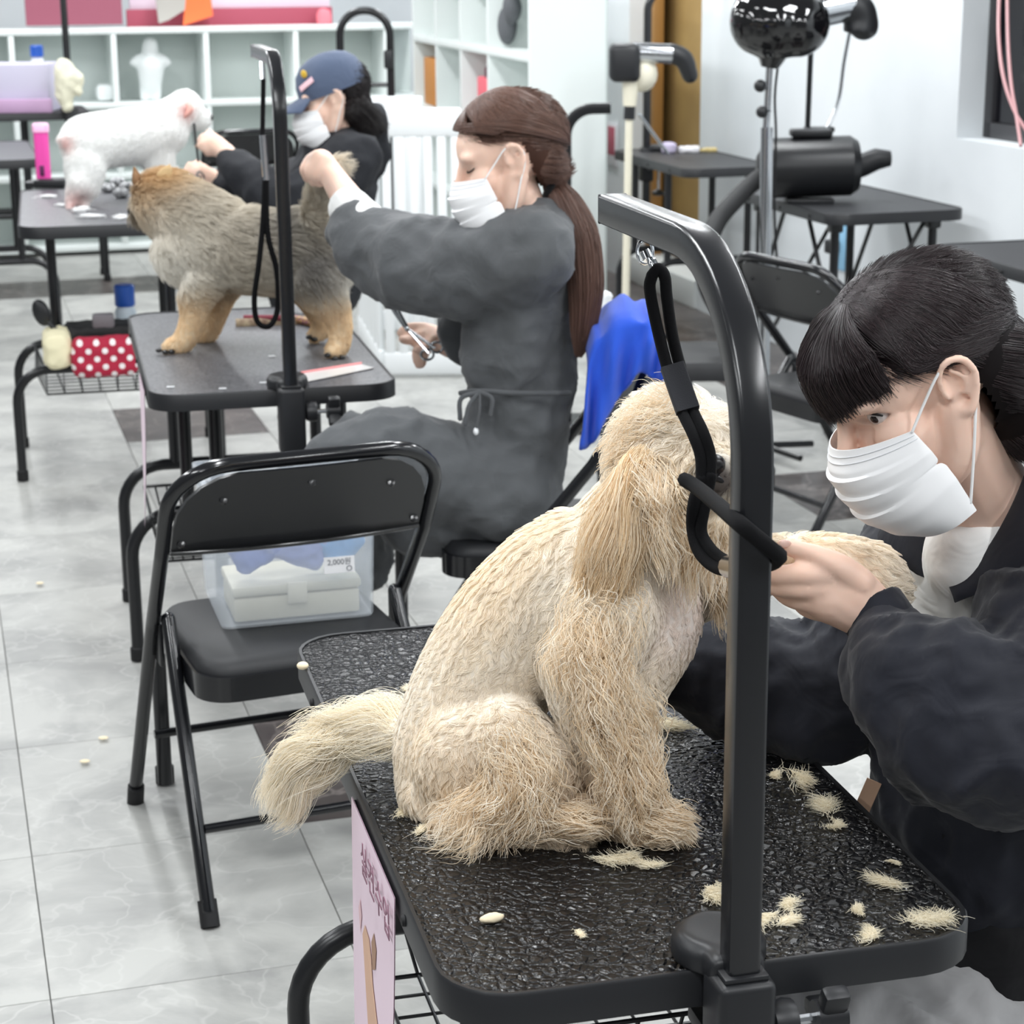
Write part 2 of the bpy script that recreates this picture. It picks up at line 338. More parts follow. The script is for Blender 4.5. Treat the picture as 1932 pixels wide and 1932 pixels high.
# doorway to the next room
d = rbox(MB(), WU + 0.24, WU + 0.28, 9.4, 12.4, 0.3, 2.5).build('door_1', mat('ochre_panel', S(176, 146, 92), 0.6, vary=(3, S(160, 130, 80))), kind='structure')
adopt(rbox(MB(), WU + 0.1, WU + 0.16, 10.6, 10.72, 0.15, 2.2, 0.004).build('door_jamb', mat('ochre_jamb', S(158, 116, 62), 0.5)), d)
rbox(MB(), WU + 0.2, WU + 0.24, 9.4, 12.4, 0.0, 0.32).build('floor_2', mat('brown_floor', S(120, 108, 98), 0.6), kind='structure')
# window: dark frame and night glass in a recess
WFR = mat('dark_window_frame', S(46, 45, 48), 0.35)
w = MB()
rbox(w, WU + 0.11, WU + 0.17, 4.9, 6.95, 1.09, 1.15, 0.004); rbox(w, WU + 0.11, WU + 0.17, 6.89, 6.95, 1.09, 2.2, 0.004); rbox(w, WU + 0.11, WU + 0.17, 6.58, 6.64, 1.1, 2.2, 0.004)
w = w.build('window_1', WFR, kind='structure')
adopt(rbox(MB(), WU + 0.13, WU + 0.135, 4.9, 6.9, 1.12, 2.2).build('pane', mat('night_glass', S(22, 22, 27), 0.08)), w)

# ================================================================== furniture builders
def table(name, label, c, rz, h, W_=0.6, L_=1.2, top=PEB, kind='bent', group=None, rim=0.038, bars=(-0.25, 0.27), extra=None, far_legs=True):
    t = thing(name, label, 'table', (c[0], c[1], 0), rz, group)
    MB().prism(rrect(W_ - 0.012, L_ - 0.012, 0.075), h - 0.022, h).build('tabletop', top, t)
    out, inn = rrect(W_, L_, 0.08), rrect(W_ - 0.014, L_ - 0.014, 0.074); n = len(out); zs = [(inn, h - 0.004), (inn, h + 0.0025), ([(a * 0.35 + b * 0.65, c_ * 0.35 + d * 0.65) for (a, c_), (b, d) in zip(inn, out)], h + 0.0032), (out, h - 0.0005), (out, h - rim), (inn, h - rim)]
    v_ = [(x, y, z) for o_, z in zs for x, y in o_]; f_ = [(i * n + a, i * n + (a + 1) % n, (i + 1) % 6 * n + (a + 1) % n, (i + 1) % 6 * n + a) for i in range(6) for a in range(n)]
    MB().add(v_, [q[::-1] for q in f_]).build('edge_band', PLAST, t, smooth=50)
    MB().box((0, 0, h - 0.03), (W_ - 0.1, L_ - 0.1, 0.014)).build('underframe', TUBE, t)
    for s in (-1, 1):
        for y in (-L_ * 0.3, -L_ * 0.02, L_ * 0.3): MB().lathe([(0.001, 0.0), (0.007, 0.0005), (0.006, 0.004), (0.001, 0.005)], 10, Matrix.Translation((s * W_ / 2, y, h - rim * 0.55)) @ Matrix.Rotation(s * math.pi / 2, 4, 'Y')).build('screw', RUB, t)
    if kind == 'bent':
        for y in bars:
            y *= L_ / 1.2; hw = W_ / 2 + 0.05; zb = 0.395
            b = MB().tube(fillet([(-hw, y, 0.03), (-hw, y, zb), (hw, y, zb), (hw, y, 0.03)], 0.115, 8), 0.0165, 12).build('foot_bar', TUBE, t)
            for s in (-1, 1): MB().lathe([(0.014, 0.0), (0.0205, 0.003), (0.0205, 0.036), (0.017, 0.04)], 12, Matrix.Translation((s * hw, y, 0))).build('rubber_foot', RUB, b)
            for s in (-1, 1): MB().tube([(s * 0.2, y, zb), (s * 0.2, y, h - 0.03)], 0.0165, 12).build('leg', TUBE, t)
        if extra is not None: MB().tube([(extra, bars[0] + 0.04, 0.05), (extra, bars[0] + 0.04, h - 0.03)], 0.0185, 12).build('leg', TUBE, t)
    else:
        for sy in (-1, 1):
            y = sy * L_ * 0.36
            for s in (-1, 1):
                lg = MB().tube([(s * W_ * 0.36, y, 0.0), (s * W_ * 0.36, y, h - 0.03)], 0.017, 10).build('leg', TUBE, t)
                MB().box((s * W_ * 0.36, y, h - 0.055), (0.05, 0.05, 0.05), bev=0.008).build('hinge', TUBE, lg)
                MB().tube([(s * W_ * 0.36, y, h * 0.5), (s * W_ * 0.36, y - sy * L_ * 0.25, h - 0.04)], 0.009, 8).build('brace', TUBE, t)
            MB().tube([(-W_ * 0.36, y, h * 0.52), (W_ * 0.36, y, h * 0.52)], 0.011, 8).build('crossbar', TUBE, t)
            MB().tube([(-W_ * 0.36, y, h * 0.2), (W_ * 0.3, y, h - 0.05)], 0.009, 8).build('brace', TUBE, t)
    return t
def grooming_arm(name, label, base, rz, zt, ztab, reach, rad=0.15, half=(0.0155, 0.0155), group=None, low=0.28):
    """square tube post that bends over the table along local +y; base is the point on the table edge"""
    t = thing(name, label, 'grooming arm', (base[0], base[1], ztab), rz, group)
    P = fillet([(0, -0.035, -low), (0, -0.035, zt - ztab), (0, reach, zt - ztab)], rad, 14)
    MB().tube(P, 1, rect=half, up=(1, 0, 0)).build('post', mat('black_arm_enamel', S(24, 25, 28), 0.24, spec=0.6), t, smooth=30)
    MB().box((0, reach + 0.002, zt - ztab), (half[0] * 1.96, 0.004, half[0] * 1.96), bev=0.001, seg=1).build('end_cap', PLAST, t)
    c = MB().box((0, -0.035, -0.065), (0.062, 0.06, 0.16), bev=0.009, seg=3).box((0, -0.035, 0.018), (0.048, 0.046, 0.006), bev=0.002).build('clamp_body', PLAST, t)
    k = MB(); k.prism(rrect(0.1, 0.1, 0.048, 8, 0, 0.03), 0.001, 0.034, inset=0.012); k.box((0, -0.01, 0.015), (0.062, 0.05, 0.034), bev=0.01, seg=3)
    me = remesh('clamp_pad', k, 0.004, 6); obj('clamp_pad', me, PLAST, t, 180)
    MB().box((0, 0.02, -0.075), (0.05, 0.075, 0.02), bev=0.006).build('lower_jaw', PLAST, c)
    MB().tube([(0, 0.03, -0.19), (0, 0.03, -0.07)], 0.007, 8).build('clamp_screw', CHROME, t)
    MB().lathe([(0.01, -0.02), (0.03, -0.014), (0.033, 0.0), (0.012, 0.012)], 14, Matrix.Translation((0, 0.03, -0.2))).build('clamp_wheel', PLAST, t)
    R = Matrix.Translation((0.03, -0.035, -0.048)) @ Matrix.Rotation(math.pi / 2, 4, 'Y')
    MB().lathe([(0.012, 0), (0.021, 0.006), (0.025, 0.02), (0.023, 0.03), (0.006, 0.032)], 14, R).build('boss', PLAST, t)
    MB().tube([(0.05, -0.035, -0.048), (0.1, -0.035, -0.048)], 0.0055, 8).build('screw', CHROME, t)
    kn = MB().tube([(0.084, -0.035, -0.048), (0.116, -0.035, -0.048)], 0.018, 12)
    for a in range(3): kn.box((0.101, -0.035, -0.048), (0.03, 0.02, 0.034), M=Matrix.Translation((0.101, -0.035, -0.048)) @ Matrix.Rotation(a * 2.094 + 0.4, 4, 'X') @ Matrix.Translation((-0.101, 0.035, 0.048 + 0.022)), bev=0.006)
    kn.build('knob', PLAST, t); return t
def folding_chair(name, label, c, rz, group=None):
    t = thing(name, label, 'chair', (c[0], c[1], 0), rz, group); hw = 0.262
    prof = [(0.305, 0.03), (0.02, 0.5), (-0.125, 0.68), (-0.245, 0.872)]           # (y, z) of the long frame tube
    def pt(k, x): return (x, prof[k][0], prof[k][1])
    path = fillet([pt(0, -hw), pt(1, -hw + 0.004), pt(2, -hw), pt(3, -hw), pt(3, hw), pt(2, hw), pt(1, hw - 0.004), pt(0, hw)], 0.125, 8)
    MB().tube(path, 0.0145, 12).build('frame', BLK, t)
    for s in (-1, 1):
        lg = MB().tube([(s * (hw - 0.012), -0.315, 0.03), (s * (hw - 0.028), -0.015, 0.515)], 0.0145, 12, dome=True).build('rear_leg', BLK, t)
        MB().tube([(s * (hw - 0.012), -0.325, 0.0), (s * (hw - 0.013), -0.3, 0.045)], 0.0185, 12).build('rubber_foot', RUB, lg)
        MB().tube([(s * hw, 0.312, 0.0), (s * hw, 0.292, 0.045)], 0.0185, 12).build('rubber_foot', RUB, t)
        MB().box((s * (hw - 0.016), 0.03, 0.455), (0.01, 0.05, 0.09), bev=0.004).build('bracket', TUBE, t)
    for y, z in ((-0.235, 0.16), (0.21, 0.19)): MB().tube([(-hw + 0.03, y, z), (hw - 0.03, y, z)], 0.0095, 10).build('stretcher', BLK, t)
    o = rrect(0.445, 0.45, 0.07, 6, 0, -0.005)
    MB().prism(o, 0.405, 0.455).build('seat_pan', BLK, t); MB().prism(rrect(0.43, 0.435, 0.065, 6, 0, -0.005), 0.45, 0.478, inset=0.018).build('seat_pad', VINYL, t, smooth=60)
    g = MB(); nu, nv = 17, 7; rows = []                                             # backrest: a sheet bowed backwards, rounded top corners
    for th in (-0.007, 0.007):
        for j in range(nv):
            tz = j / (nv - 1)
            for i in range(nu):
                u = math.sin((i / (nu - 1) * 2 - 1) * math.pi / 2); xm = hw - 0.016
                top = 0.858 - 0.118 * (1 - math.sqrt(max(0, 1 - max(0, (abs(u) * xm - (xm - 0.118)) / 0.118) ** 2)))
                z = 0.685 + tz * (top - 0.685)
                g.v.append((u * xm, -0.13 - (z - 0.685) * 0.62 - 0.028 * (1 - u * u) + th, z))
    k = nu * nv
    for s in range(2):
        for j in range(nv - 1):
            for i in range(nu - 1):
                a = s * k + j * nu + i; q = (a, a + 1, a + nu + 1, a + nu); g.f.append(q if s == 0 else q[::-1])
    rim = [i for i in range(nu)] + [j * nu + nu - 1 for j in range(1, nv)] + [(nv - 1) * nu + i for i in range(nu - 2, -1, -1)] + [j * nu for j in range(nv - 2, 0, -1)]
    for a, b in zip(rim, rim[1:] + rim[:1]): g.f.append((a, a + k, b + k, b))
    br = g.build('backrest', mat('black_back_panel', S(26, 27, 30), 0.34, spec=0.5), t, smooth=60)
    MB().tube([(u * (hw - 0.016), -0.13 - 0.028 * (1 - u * u), 0.685) for u in np.linspace(-1, 1, 15)], 0.0085, 8).build('lower_rim', BLK, br)
    for u, z in ((-0.62, 0.8), (0, 0.825), (0.62, 0.8), (-0.88, 0.705), (0.88, 0.705)):
        MB().lathe([(0.001, 0), (0.0085, 0.0005), (0.007, 0.003), (0.001, 0.0035)], 12, Matrix.Translation((u * hw, -0.137 - (z - 0.685) * 0.62 - 0.028 * (1 - u * u), z)) @ Matrix.Rotation(math.radians(68), 4, 'X')).build('screw', BLK, br)
    return t
# ================================================================== the tables, arms and chairs of the class
def corner_table(fl, rz, W_=0.6, L_=1.2):
    e1 = V(math.cos(rz), math.sin(rz), 0); e2 = V(-math.sin(rz), math.cos(rz), 0); return V(fl[0], fl[1], 0) + e1 * W_ / 2 + e2 * L_ / 2
R1 = math.radians(13.74); T1H = 0.738
R2 = math.radians(12.9); T2H = 0.771
table('grooming_table', 'black grooming table with pebbled rubber top under the sitting cream dog', corner_table((-0.068, 1.80), R1, L_=1.175), R1, T1H, L_=1.175, group='grooming tables')
table('grooming_table', 'black grooming table carrying the standing grey and tan dog', corner_table((-0.852, 4.588), R2), R2, T2H, top=TOPGREY, group='grooming tables', extra=-0.12)
F_FL = on(33, 432, 0.93)
table('grooming_table', 'black grooming table under the white dog, strewn with white clippings', corner_table(F_FL, R2), R2, 0.93, top=TOPGREY, group='grooming tables')
table('grooming_table', 'grey topped table standing empty below the lavender carton', uv(0.18, 10.0), YAW, 0.90, top=TOPGREY, group='grooming tables', L_=1.1)
table('grooming_table', 'black edged table carrying the lavender carton before the shelves', uv(0.32, 11.75), YAW, 0.97, top=FLATTOP, group='grooming tables', W_=1.1, L_=0.6)
table('grooming_table', 'black table against the white wall next to the ochre doorway', uv(3.47, 8.95), YAW, 0.85, W_=0.46, L_=1.05, top=FLATTOP, group='wall tables')
table('grooming_table', 'black folding table carrying the cylindrical blower by the wall', uv(3.42, 7.17), YAW, 0.85, W_=0.56, L_=0.98, top=FLATTOP, kind='fold', group='wall tables')
table('grooming_table', 'black folding table below the dark window, cut by the picture edge', uv(3.42, 5.42), YAW, 0.85, W_=0.62, L_=0.9, top=FLATTOP, kind='fold', group='wall tables')
def edge_pt(fl, rz, a): return V(fl[0] + math.cos(rz) * a, fl[1] + math.sin(rz) * a, 0)
grooming_arm('grooming_gallows', 'black square grooming arm clamped to the front edge of the cream dog table', edge_pt((-0.068, 1.80), R1, 0.297), R1, 1.478, T1H, 0.43, 0.2, (0.0172, 0.0172), 'grooming arms')
grooming_arm('grooming_gallows', 'black grooming arm clamped in front of the grey and tan dog', edge_pt((-0.852, 4.588), R2, 0.33), R2, 1.545, T2H, 0.42, 0.13, (0.0155, 0.0155), 'grooming arms')
grooming_arm('grooming_gallows', 'black grooming arm beside the lavender carton on the far table', uv(0.76, 11.47), YAW, 1.9, 0.97, 0.3, 0.1, (0.018, 0.018), 'grooming arms')
grooming_arm('grooming_gallows', 'black grooming arm rising in front of the ochre doorway', uv(3.42, 9.35), YAW - math.pi / 2, 1.62, 0.85, 0.25, 0.1, (0.016, 0.016), 'grooming arms')
# folding chairs
cf = Vector((on(265, 1520) - on(383, 1735))); cf.z = 0; cf.normalize(); crz = math.atan2(-cf.x, cf.y); cr = V(math.cos(crz), math.sin(crz), 0)
cmid = (on(265, 1520) + on(383, 1735)) / 2 + cr * 0.256
folding_chair('folding_chair', 'glossy black folding chair holding the clear storage box', cmid, crz, 'folding chairs')
folding_chair('folding_chair', 'black folding chair with the blue towel under the woman in grey', (0.06, 4.53), math.radians(89), 'folding chairs')
folding_chair('folding_chair', 'black folding chair facing the wall behind the groomer in navy', (1.03, 6.12), math.radians(-60), 'folding chairs')
folding_chair('folding_chair', 'black folding chair standing before the white shelves behind the white dog', at(462, 330, 11.3).xy.to_3d(), math.radians(20), 'folding chairs')
# ================================================================== the dogs
def fur_mat(name, rough=0.55):
    m, nt, b = node_mat(name); N = nt.nodes.new; L = nt.links.new
    a = N('ShaderNodeAttribute'); a.attribute_name = 'col'; L(a.outputs['Color'], b.inputs['Base Color'])
    b.inputs['Roughness'].default_value = rough; b.inputs['Specular IOR Level'].default_value = 0.25
    tr = N('ShaderNodeBsdfTranslucent'); L(a.outputs['Color'], tr.inputs[0]); mx = N('ShaderNodeMixShader'); mx.inputs[0].default_value = 0.25
    L(b.outputs[0], mx.inputs[1]); L(tr.outputs[0], mx.inputs[2]); L(mx.outputs[0], nt.nodes['Material Output'].inputs[0]); return m
FUR = fur_mat('fur'); SKIN_UNDER = mat('dog_skin', S(215, 190, 160), 0.8, attr='col')
NOSE = mat('dog_nose', S(28, 26, 28), 0.3, bump=(600, 0.3, 0.0006)); CLAW = mat('dog_claw', S(24, 22, 22), 0.4)
PINK = mat('dog_pink_skin', S(226, 168, 156), 0.6); EYE_D = mat('dark_eye', S(18, 12, 10), 0.08)
def rgb(r, g, b): return np.array([lin(r), lin(g), lin(b)])
def lerp(a, b, t): t = t[:, None]; return a[None] * (1 - t) + b[None] * t if a.ndim == 1 else a * (1 - t) + b * t
def near(P, px_, py_, Y, r): c = np.array(at(px_, py_, Y)); return np.exp(-np.sum((P - c) ** 2, axis=1) / (r * r))
def wpt(*a): return np.array(at(*a))

# ---------------------------------------------------------------- sitting cream dog on the near table
DOG_L = 'fluffy cream dog sitting on the pebbled table, paw held by the groomer'
dog = thing('dog', DOG_L, 'dog', on(980, 1500, T1H))
b = MB()
chain(b, [(852, 1455, 2.31, .072), (862, 1400, 2.315, .078), (900, 1310, 2.32, .083), (965, 1205, 2.32, .085), (1060, 1110, 2.315, .086), (1150, 1070, 2.31, .086), (1205, 1010, 2.31, .076), (1265, 920, 2.31, .07)], 18)
chain(b, [(1180, 1110, 2.31, .08), (1218, 1170, 2.305, .068), (1175, 1270, 2.30, .06)], 16)
bl(1278, 876, 2.315, (.082, .082, .083), b)                                         # skull
bl(1255, 955, 2.27, (.05, .05, .05), b); bl(1340, 935, 2.27, (.05, .05, .048), b)   # cheeks
chain(b, [(1318, 905, 2.275, .046), (1346, 902, 2.225, .038), (1352, 893, 2.205, .026)], 14)   # muzzle
bl(1340, 975, 2.255, (.04, .045, .035), b)
bl(915, 1440, 2.25, (.088, .06, .085), b)                                           # near thigh
chain(b, [(955, 1400, 2.235, .06), (1025, 1455, 2.215, .043), (960, 1520, 2.21, .043), (865, 1548, 2.215, .034)], 14)
chain(b, [(850, 1555, 2.215, .026), (960, 1570, 2.2, .026), (1060, 1556, 2.195, .028), (1100, 1548, 2.19, .026)], 12)
bl(840, 1480, 2.3, (.06, .075, .055), b)
chain(b, [(955, 1400, 2.40, .06), (1040, 1460, 2.42, .04), (960, 1490, 2.42, .035), (1060, 1490, 2.44, .025)], 12)   # far hind leg
chain(b, [(1150, 1150, 2.255, .066), (1110, 1270, 2.235, .055), (1150, 1370, 2.222, .046), (1172, 1470, 2.215, .038), (1185, 1540, 2.208, .036), (1235, 1556, 2.198, .03), (1262, 1560, 2.195, .024)], 14)
chain(b, [(1270, 1110, 2.37, .05), (1360, 1085, 2.36, .04), (1460, 1058, 2.325, .03), (1560, 1050, 2.30, .028), (1640, 1075, 2.30, .034), (1672, 1108, 2.30, .031)], 14)   # lifted far leg
chain(b, [(800, 1400, 2.34, .032), (730, 1378, 2.36, .025), (650, 1385, 2.375, .02), (600, 1420, 2.38, .016), (575, 1455, 2.38, .01)], 10)   # tail core
bm_ = remesh('body', b, 0.006, 5); P0 = mverts(bm_)
zmin = T1H + 0.001; P0[:, 2] = np.maximum(P0[:, 2], zmin); setverts(bm_, P0)
cream, pale, tan, pinkw, dark = rgb(251, 238, 217), rgb(255, 250, 241), rgb(230, 199, 156), rgb(252, 241, 234), rgb(70, 60, 58)
earT, earM, earB = (1180, 885, 2.235), (1150, 985, 2.225), (1142, 1060, 2.225)
def dcol(P):
    n = 0.5 + 0.5 * vnoise(P, 14, 3)[:, 0]; c = lerp(np.tile(cream, (len(P), 1)), np.tile(pale, (len(P), 1)), np.clip(n, 0, 1))
    lo = np.clip(near(P, 1235, 1560, 2.2, .07) + near(P, 960, 1480, 2.22, .1) * .55 + near(P, 1080, 1550, 2.2, .06) * .6 + near(P, 1160, 1430, 2.22, .06) * .3 + near(P, 880, 1560, 2.2, .06) * .6, 0, 1)
    c = lerp(c, np.tile(tan, (len(P), 1)), lo * (0.3 + 0.45 * n))
    c = lerp(c, np.tile(pinkw, (len(P), 1)), np.clip(near(P, 1290, 1150, 2.27, .055) * 1.3, 0, .9))
    c = lerp(c, np.tile(tan, (len(P), 1)), np.clip(near(P, 1225, 885, 2.24, .025) * .5, 0, .6))
    c = lerp(c, np.tile(dark, (len(P), 1)), np.clip(near(P, 1352, 905, 2.19, .022) * 1.6, 0, .95))
    return c
setcol(bm_, dcol(P0)); body = obj('body', bm_, SKIN_UNDER, None, 180); adopt(body, dog)
axis = wpt(860, 1440, 2.31) - wpt(1180, 1040, 2.31); axis /= np.linalg.norm(axis)
headc = wpt(1285, 880, 2.315)
def dcomb(P, N):
    D = np.tile(axis * 0.8 + np.array([0, 0, -0.55]), (len(P), 1))
    leg = sstep(0.0, 1.0, np.clip(near(P, 1170, 1450, 2.22, .11) * 1.3 + near(P, 950, 1500, 2.22, .11), 0, 1)); D = lerp(D, np.tile(np.array([0.1, -0.1, -1.0]), (len(P), 1)), leg)
    h = np.exp(-np.sum((P - headc) ** 2, axis=1) / .09 ** 2); out = P - wpt(1335, 900, 2.2); D = lerp(D, out / .08, np.clip(h * 1.5, 0, 1))
    foot = np.clip((T1H + 0.05 - P[:, 2]) / 0.05, 0, 1) * (P[:, 0] > -0.13); D = lerp(D, np.tile(np.array([0.75, -0.25, -0.35]), (len(P), 1)), foot)
    lift_leg = np.clip(near(P, 1560, 1060, 2.3, .08) + near(P, 1680, 1100, 2.3, .07), 0, 1); D = lerp(D, np.tile(np.array([0.8, 0.0, -0.35]), (len(P), 1)), lift_leg)
    return D
def dlen(P):
    L = 0.021 + 0.021 * np.clip(near(P, 1170, 1450, 2.22, .1) * 1.2 + near(P, 960, 1500, 2.21, .1), 0, 1)
    L += 0.02 * np.exp(-np.sum((P - headc) ** 2, axis=1) / .09 ** 2) + 0.018 * near(P, 1250, 760, 2.31, .07)
    L += 0.006 * near(P, 1040, 1150, 2.24, .1) + 0.02 * near(P, 1370, 1110, 2.33, .06)
    L *= 1 - 0.8 * np.clip(near(P, 1350, 898, 2.19, .03) * 1.2, 0, 1); L *= 1 - 0.6 * np.clip(near(P, 1290, 1150, 2.27, .05), 0, 1)
    return L * (1 - 0.45 * near(P, 830, 1350, 2.3, .1))
fur('fur', bm_, 110000, dlen, dcomb, FUR, dog, dcol, K=8, r0=0.00045, lift=lambda P: 0.35 + 0.3 * np.exp(-np.sum((P - headc) ** 2, axis=1) / .09 ** 2), clump=0.82, cell=0.0135, wave=lambda P: 0.45 + 0.75 * near(P, 1100, 1420, 2.22, .16), wfreq=1.25, messy=0.75, seed=3)
def locks(name, path, spread, count, length, cols, root, K=9, r0=0.0004, drop=0.4, seed=1, wav=0.12):
    """long strands that leave a centre line and hang along it"""
    rs = np.random.RandomState(seed); Q = np.array([tuple(at(*p[:3])) for p in path]); t = rs.rand(count) ** 0.8
    tt = np.linspace(0, 1, len(Q)); base = np.stack([np.interp(t, tt, Q[:, a]) for a in range(3)], 1); sp = np.interp(t, tt, spread)
    off = rs.randn(count, 3); off /= np.linalg.norm(off, axis=1, keepdims=True); off *= (rs.rand(count, 1) ** 0.4) * sp[:, None]
    e = 1e-3; tan_ = np.stack([np.interp(np.clip(t + .12, 0, 1), tt, Q[:, a]) - np.interp(np.clip(t - .12, 0, 1), tt, Q[:, a]) for a in range(3)], 1); tan_ /= np.linalg.norm(tan_, axis=1, keepdims=True) + 1e-9
    L = length * (0.55 + 0.7 * rs.rand(count)); pos = np.zeros((count, K, 3)); cur = base + off; pos[:, 0] = cur; ph = vnoise(cur, 40, seed)
    for k in range(1, K):
        s = k / (K - 1); d = tan_ + off / (sp[:, None] + e) * 0.3 * (1 - s) + np.array([0, 0, -drop]) * s + wav * np.sin(ph * 4 + s * 5) ; d /= np.linalg.norm(d, axis=1, keepdims=True); cur = cur + d * (L / (K - 1))[:, None]; pos[:, k] = cur
    key = (np.arange(count) % max(1, count // 60)); _, inv = np.unique(np.floor((base + off) / (0.010)).astype(int) @ np.array([1, 1000, 1000000]), return_inverse=True)
    nc = inv.max() + 1; cnt = np.bincount(inv, minlength=nc)[:, None]
    for k in range(1, K):
        mc = np.stack([np.bincount(inv, pos[:, k, a], nc) for a in range(3)], 1) / cnt; w = 0.6 * (k / (K - 1)) ** 1.3; pos[:, k] = pos[:, k] * (1 - w) + mc[inv] * w
    mixc = rs.rand(count, 1); c = cols[0][None] * (1 - mixc) + cols[1][None] * mixc
    rad = r0 * np.linspace(1, 0.3, K)[None] * (0.7 + 0.6 * rs.rand(count, 1)); return curves(name, pos, rad, FUR, root, c)
em = MB(); chain(em, [earT + (.022,), (1165, 930, 2.228, .024), (1155, 980, 2.224, .022), (1150, 1010, 2.225, .012)], 12, sq=0.5); me = remesh('ear', em, 0.005, 4); setcol(me, np.tile(tan, (len(me.vertices), 1))); ear = obj('ear', me, SKIN_UNDER, None, 180); adopt(ear, dog)
locks('ear_fur', [(1212, 855, 2.235), (1190, 910, 2.22), (1168, 975, 2.212), (1160, 1015, 2.215)], [.016, .026, .034, .038], 6500, 0.078, (rgb(254, 242, 220), rgb(234, 206, 164)), dog, seed=4, r0=0.00045, wav=.3, drop=.7)
locks('tail_fur', [(790, 1392, 2.335), (730, 1376, 2.36), (660, 1384, 2.375), (610, 1410, 2.38), (585, 1440, 2.38)], [.028, .03, .03, .028, .02], 7500, 0.1, (rgb(255, 251, 240), rgb(249, 236, 210)), dog, seed=5, drop=0.3, wav=0.42)
for k_, (pth, spr, cnt_, ln_, dr_, wv_) in enumerate((
        ([(1120, 1230, 2.175), (1140, 1330, 2.165), (1165, 1430, 2.165), (1180, 1510, 2.165)], [.045, .045, .04, .035], 2600, .05, .5, .75),
        ([(1215, 1300, 2.2), (1225, 1420, 2.185), (1235, 1530, 2.18)], [.02, .022, .022], 900, .04, .5, .7),
        ([(960, 1400, 2.175), (990, 1460, 2.165), (950, 1520, 2.165), (880, 1550, 2.17)], [.05, .05, .045, .04], 2600, .05, .6, .75),
        ([(860, 1552, 2.185), (960, 1562, 2.165), (1060, 1550, 2.16), (1095, 1548, 2.16)], [.024, .026, .026, .024], 1500, .034, .25, .5),
        ([(1190, 1545, 2.175), (1240, 1555, 2.165), (1262, 1556, 2.165)], [.028, .03, .024], 1100, .03, .25, .5),
        ([(1140, 1130, 2.215), (1120, 1200, 2.19), (1110, 1260, 2.18)], [.06, .055, .05], 2200, .042, .5, .7),
        ([(1290, 785, 2.27), (1250, 785, 2.28), (1210, 810, 2.28), (1185, 850, 2.28)], [.04, .04, .035, .03], 1500, .03, -.2, .5),
        ([(1215, 880, 2.215), (1235, 950, 2.205), (1250, 1000, 2.21)], [.03, .04, .04], 1500, .05, .6, .6),
        ([(1330, 1010, 2.22), (1320, 1050, 2.22)], [.04, .04], 700, .04, .7, .5),
        ([(1360, 1090, 2.31), (1375, 1120, 2.31)], [.03, .03], 600, .045, .9, .4))):
    locks('wavy_locks', pth, spr, cnt_, ln_, (rgb(255, 248, 234), rgb(242, 218, 184)), dog, K=10, seed=60 + k_, drop=dr_, wav=wv_, r0=.0005)
nm = MB(); nm.ball(at(1347, 874, 2.183), (.0135, .011, .011)); nm.ball(at(1340, 880, 2.184), .008); nm.ball(at(1356, 880, 2.184), .008); nm.ball(at(1349, 892, 2.184), (.006, .006, .01)); me = remesh('nose', nm, 0.0018, 3); adopt(obj('nose', me, NOSE, None, 180), dog)
mo = MB(); chain(mo, [(1335, 905, 2.196, .005), (1350, 900, 2.184, .0055), (1368, 912, 2.19, .005), (1376, 925, 2.205, .004)], 8); me = remesh('mouth', mo, 0.0018, 3); adopt(obj('mouth', me, NOSE, None, 180), dog)
for q in ((1395, 872, 2.255),): adopt(MB().ball(at(*q), .009).build('eye', EYE_D, None, 180), dog)
for k, q in enumerate(((1258, 1577, 2.178), (1275, 1572, 2.182), (1110, 1562, 2.176))): adopt(MB().ball(at(*q), (.006, .006, .004)).build('claw', CLAW, None, 180), dog)

# ---------------------------------------------------------------- grey and tan dog standing on the middle table
dog2 = thing('dog', 'grey and tan fluffy dog standing on the middle table, seen from its side', 'dog', on(480, 640, T2H))
Yd = 5.2; b = MB()
chain(b, [(395, 462, 5.22, .105), (450, 470, 5.2, .108), (520, 478, 5.17, .105), (585, 470, 5.14, .1), (615, 480, 5.13, .085)], 18)
chain(b, [(400, 440, 5.22, .1), (352, 410, 5.24, .095), (318, 385, 5.26, .085)], 16)
bl(302, 372, 5.28, (.072, .075, .068), b); chain(b, [(290, 385, 5.31, .045), (268, 400, 5.34, .032), (258, 402, 5.35, .022)], 12)
bl(345, 470, 5.2, (.075, .07, .085), b)
chain(b, [(385, 520, 5.17, .06), (372, 560, 5.16, .046), (362, 610, 5.16, .034), (345, 645, 5.16, .03), (322, 654, 5.16, .024)], 12)
chain(b, [(420, 530, 5.3, .055), (408, 580, 5.31, .038), (392, 628, 5.31, .03), (375, 644, 5.31, .025)], 12)
chain(b, [(598, 520, 5.09, .072), (612, 560, 5.09, .055), (640, 605, 5.1, .035), (640, 650, 5.09, .029), (628, 664, 5.07, .024)], 12)
chain(b, [(585, 540, 5.24, .06), (600, 590, 5.27, .033), (612, 618, 5.28, .026), (592, 634, 5.27, .022)], 12)
chain(b, [(598, 430, 5.08, .035), (598, 395, 5.04, .03), (602, 360, 5.0, .026), (610, 330, 4.97, .022), (640, 312, 4.96, .018)], 12)   # tail in the hand
m2 = remesh('body', b, 0.011, 5); P2 = mverts(m2); P2[:, 2] = np.maximum(P2[:, 2], T2H + .001); setverts(m2, P2)
g1, g2, g3, tn, dk, hb = rgb(228, 220, 204), rgb(194, 186, 172), rgb(248, 246, 240), rgb(242, 218, 182), rgb(84, 82, 84), rgb(206, 170, 122)
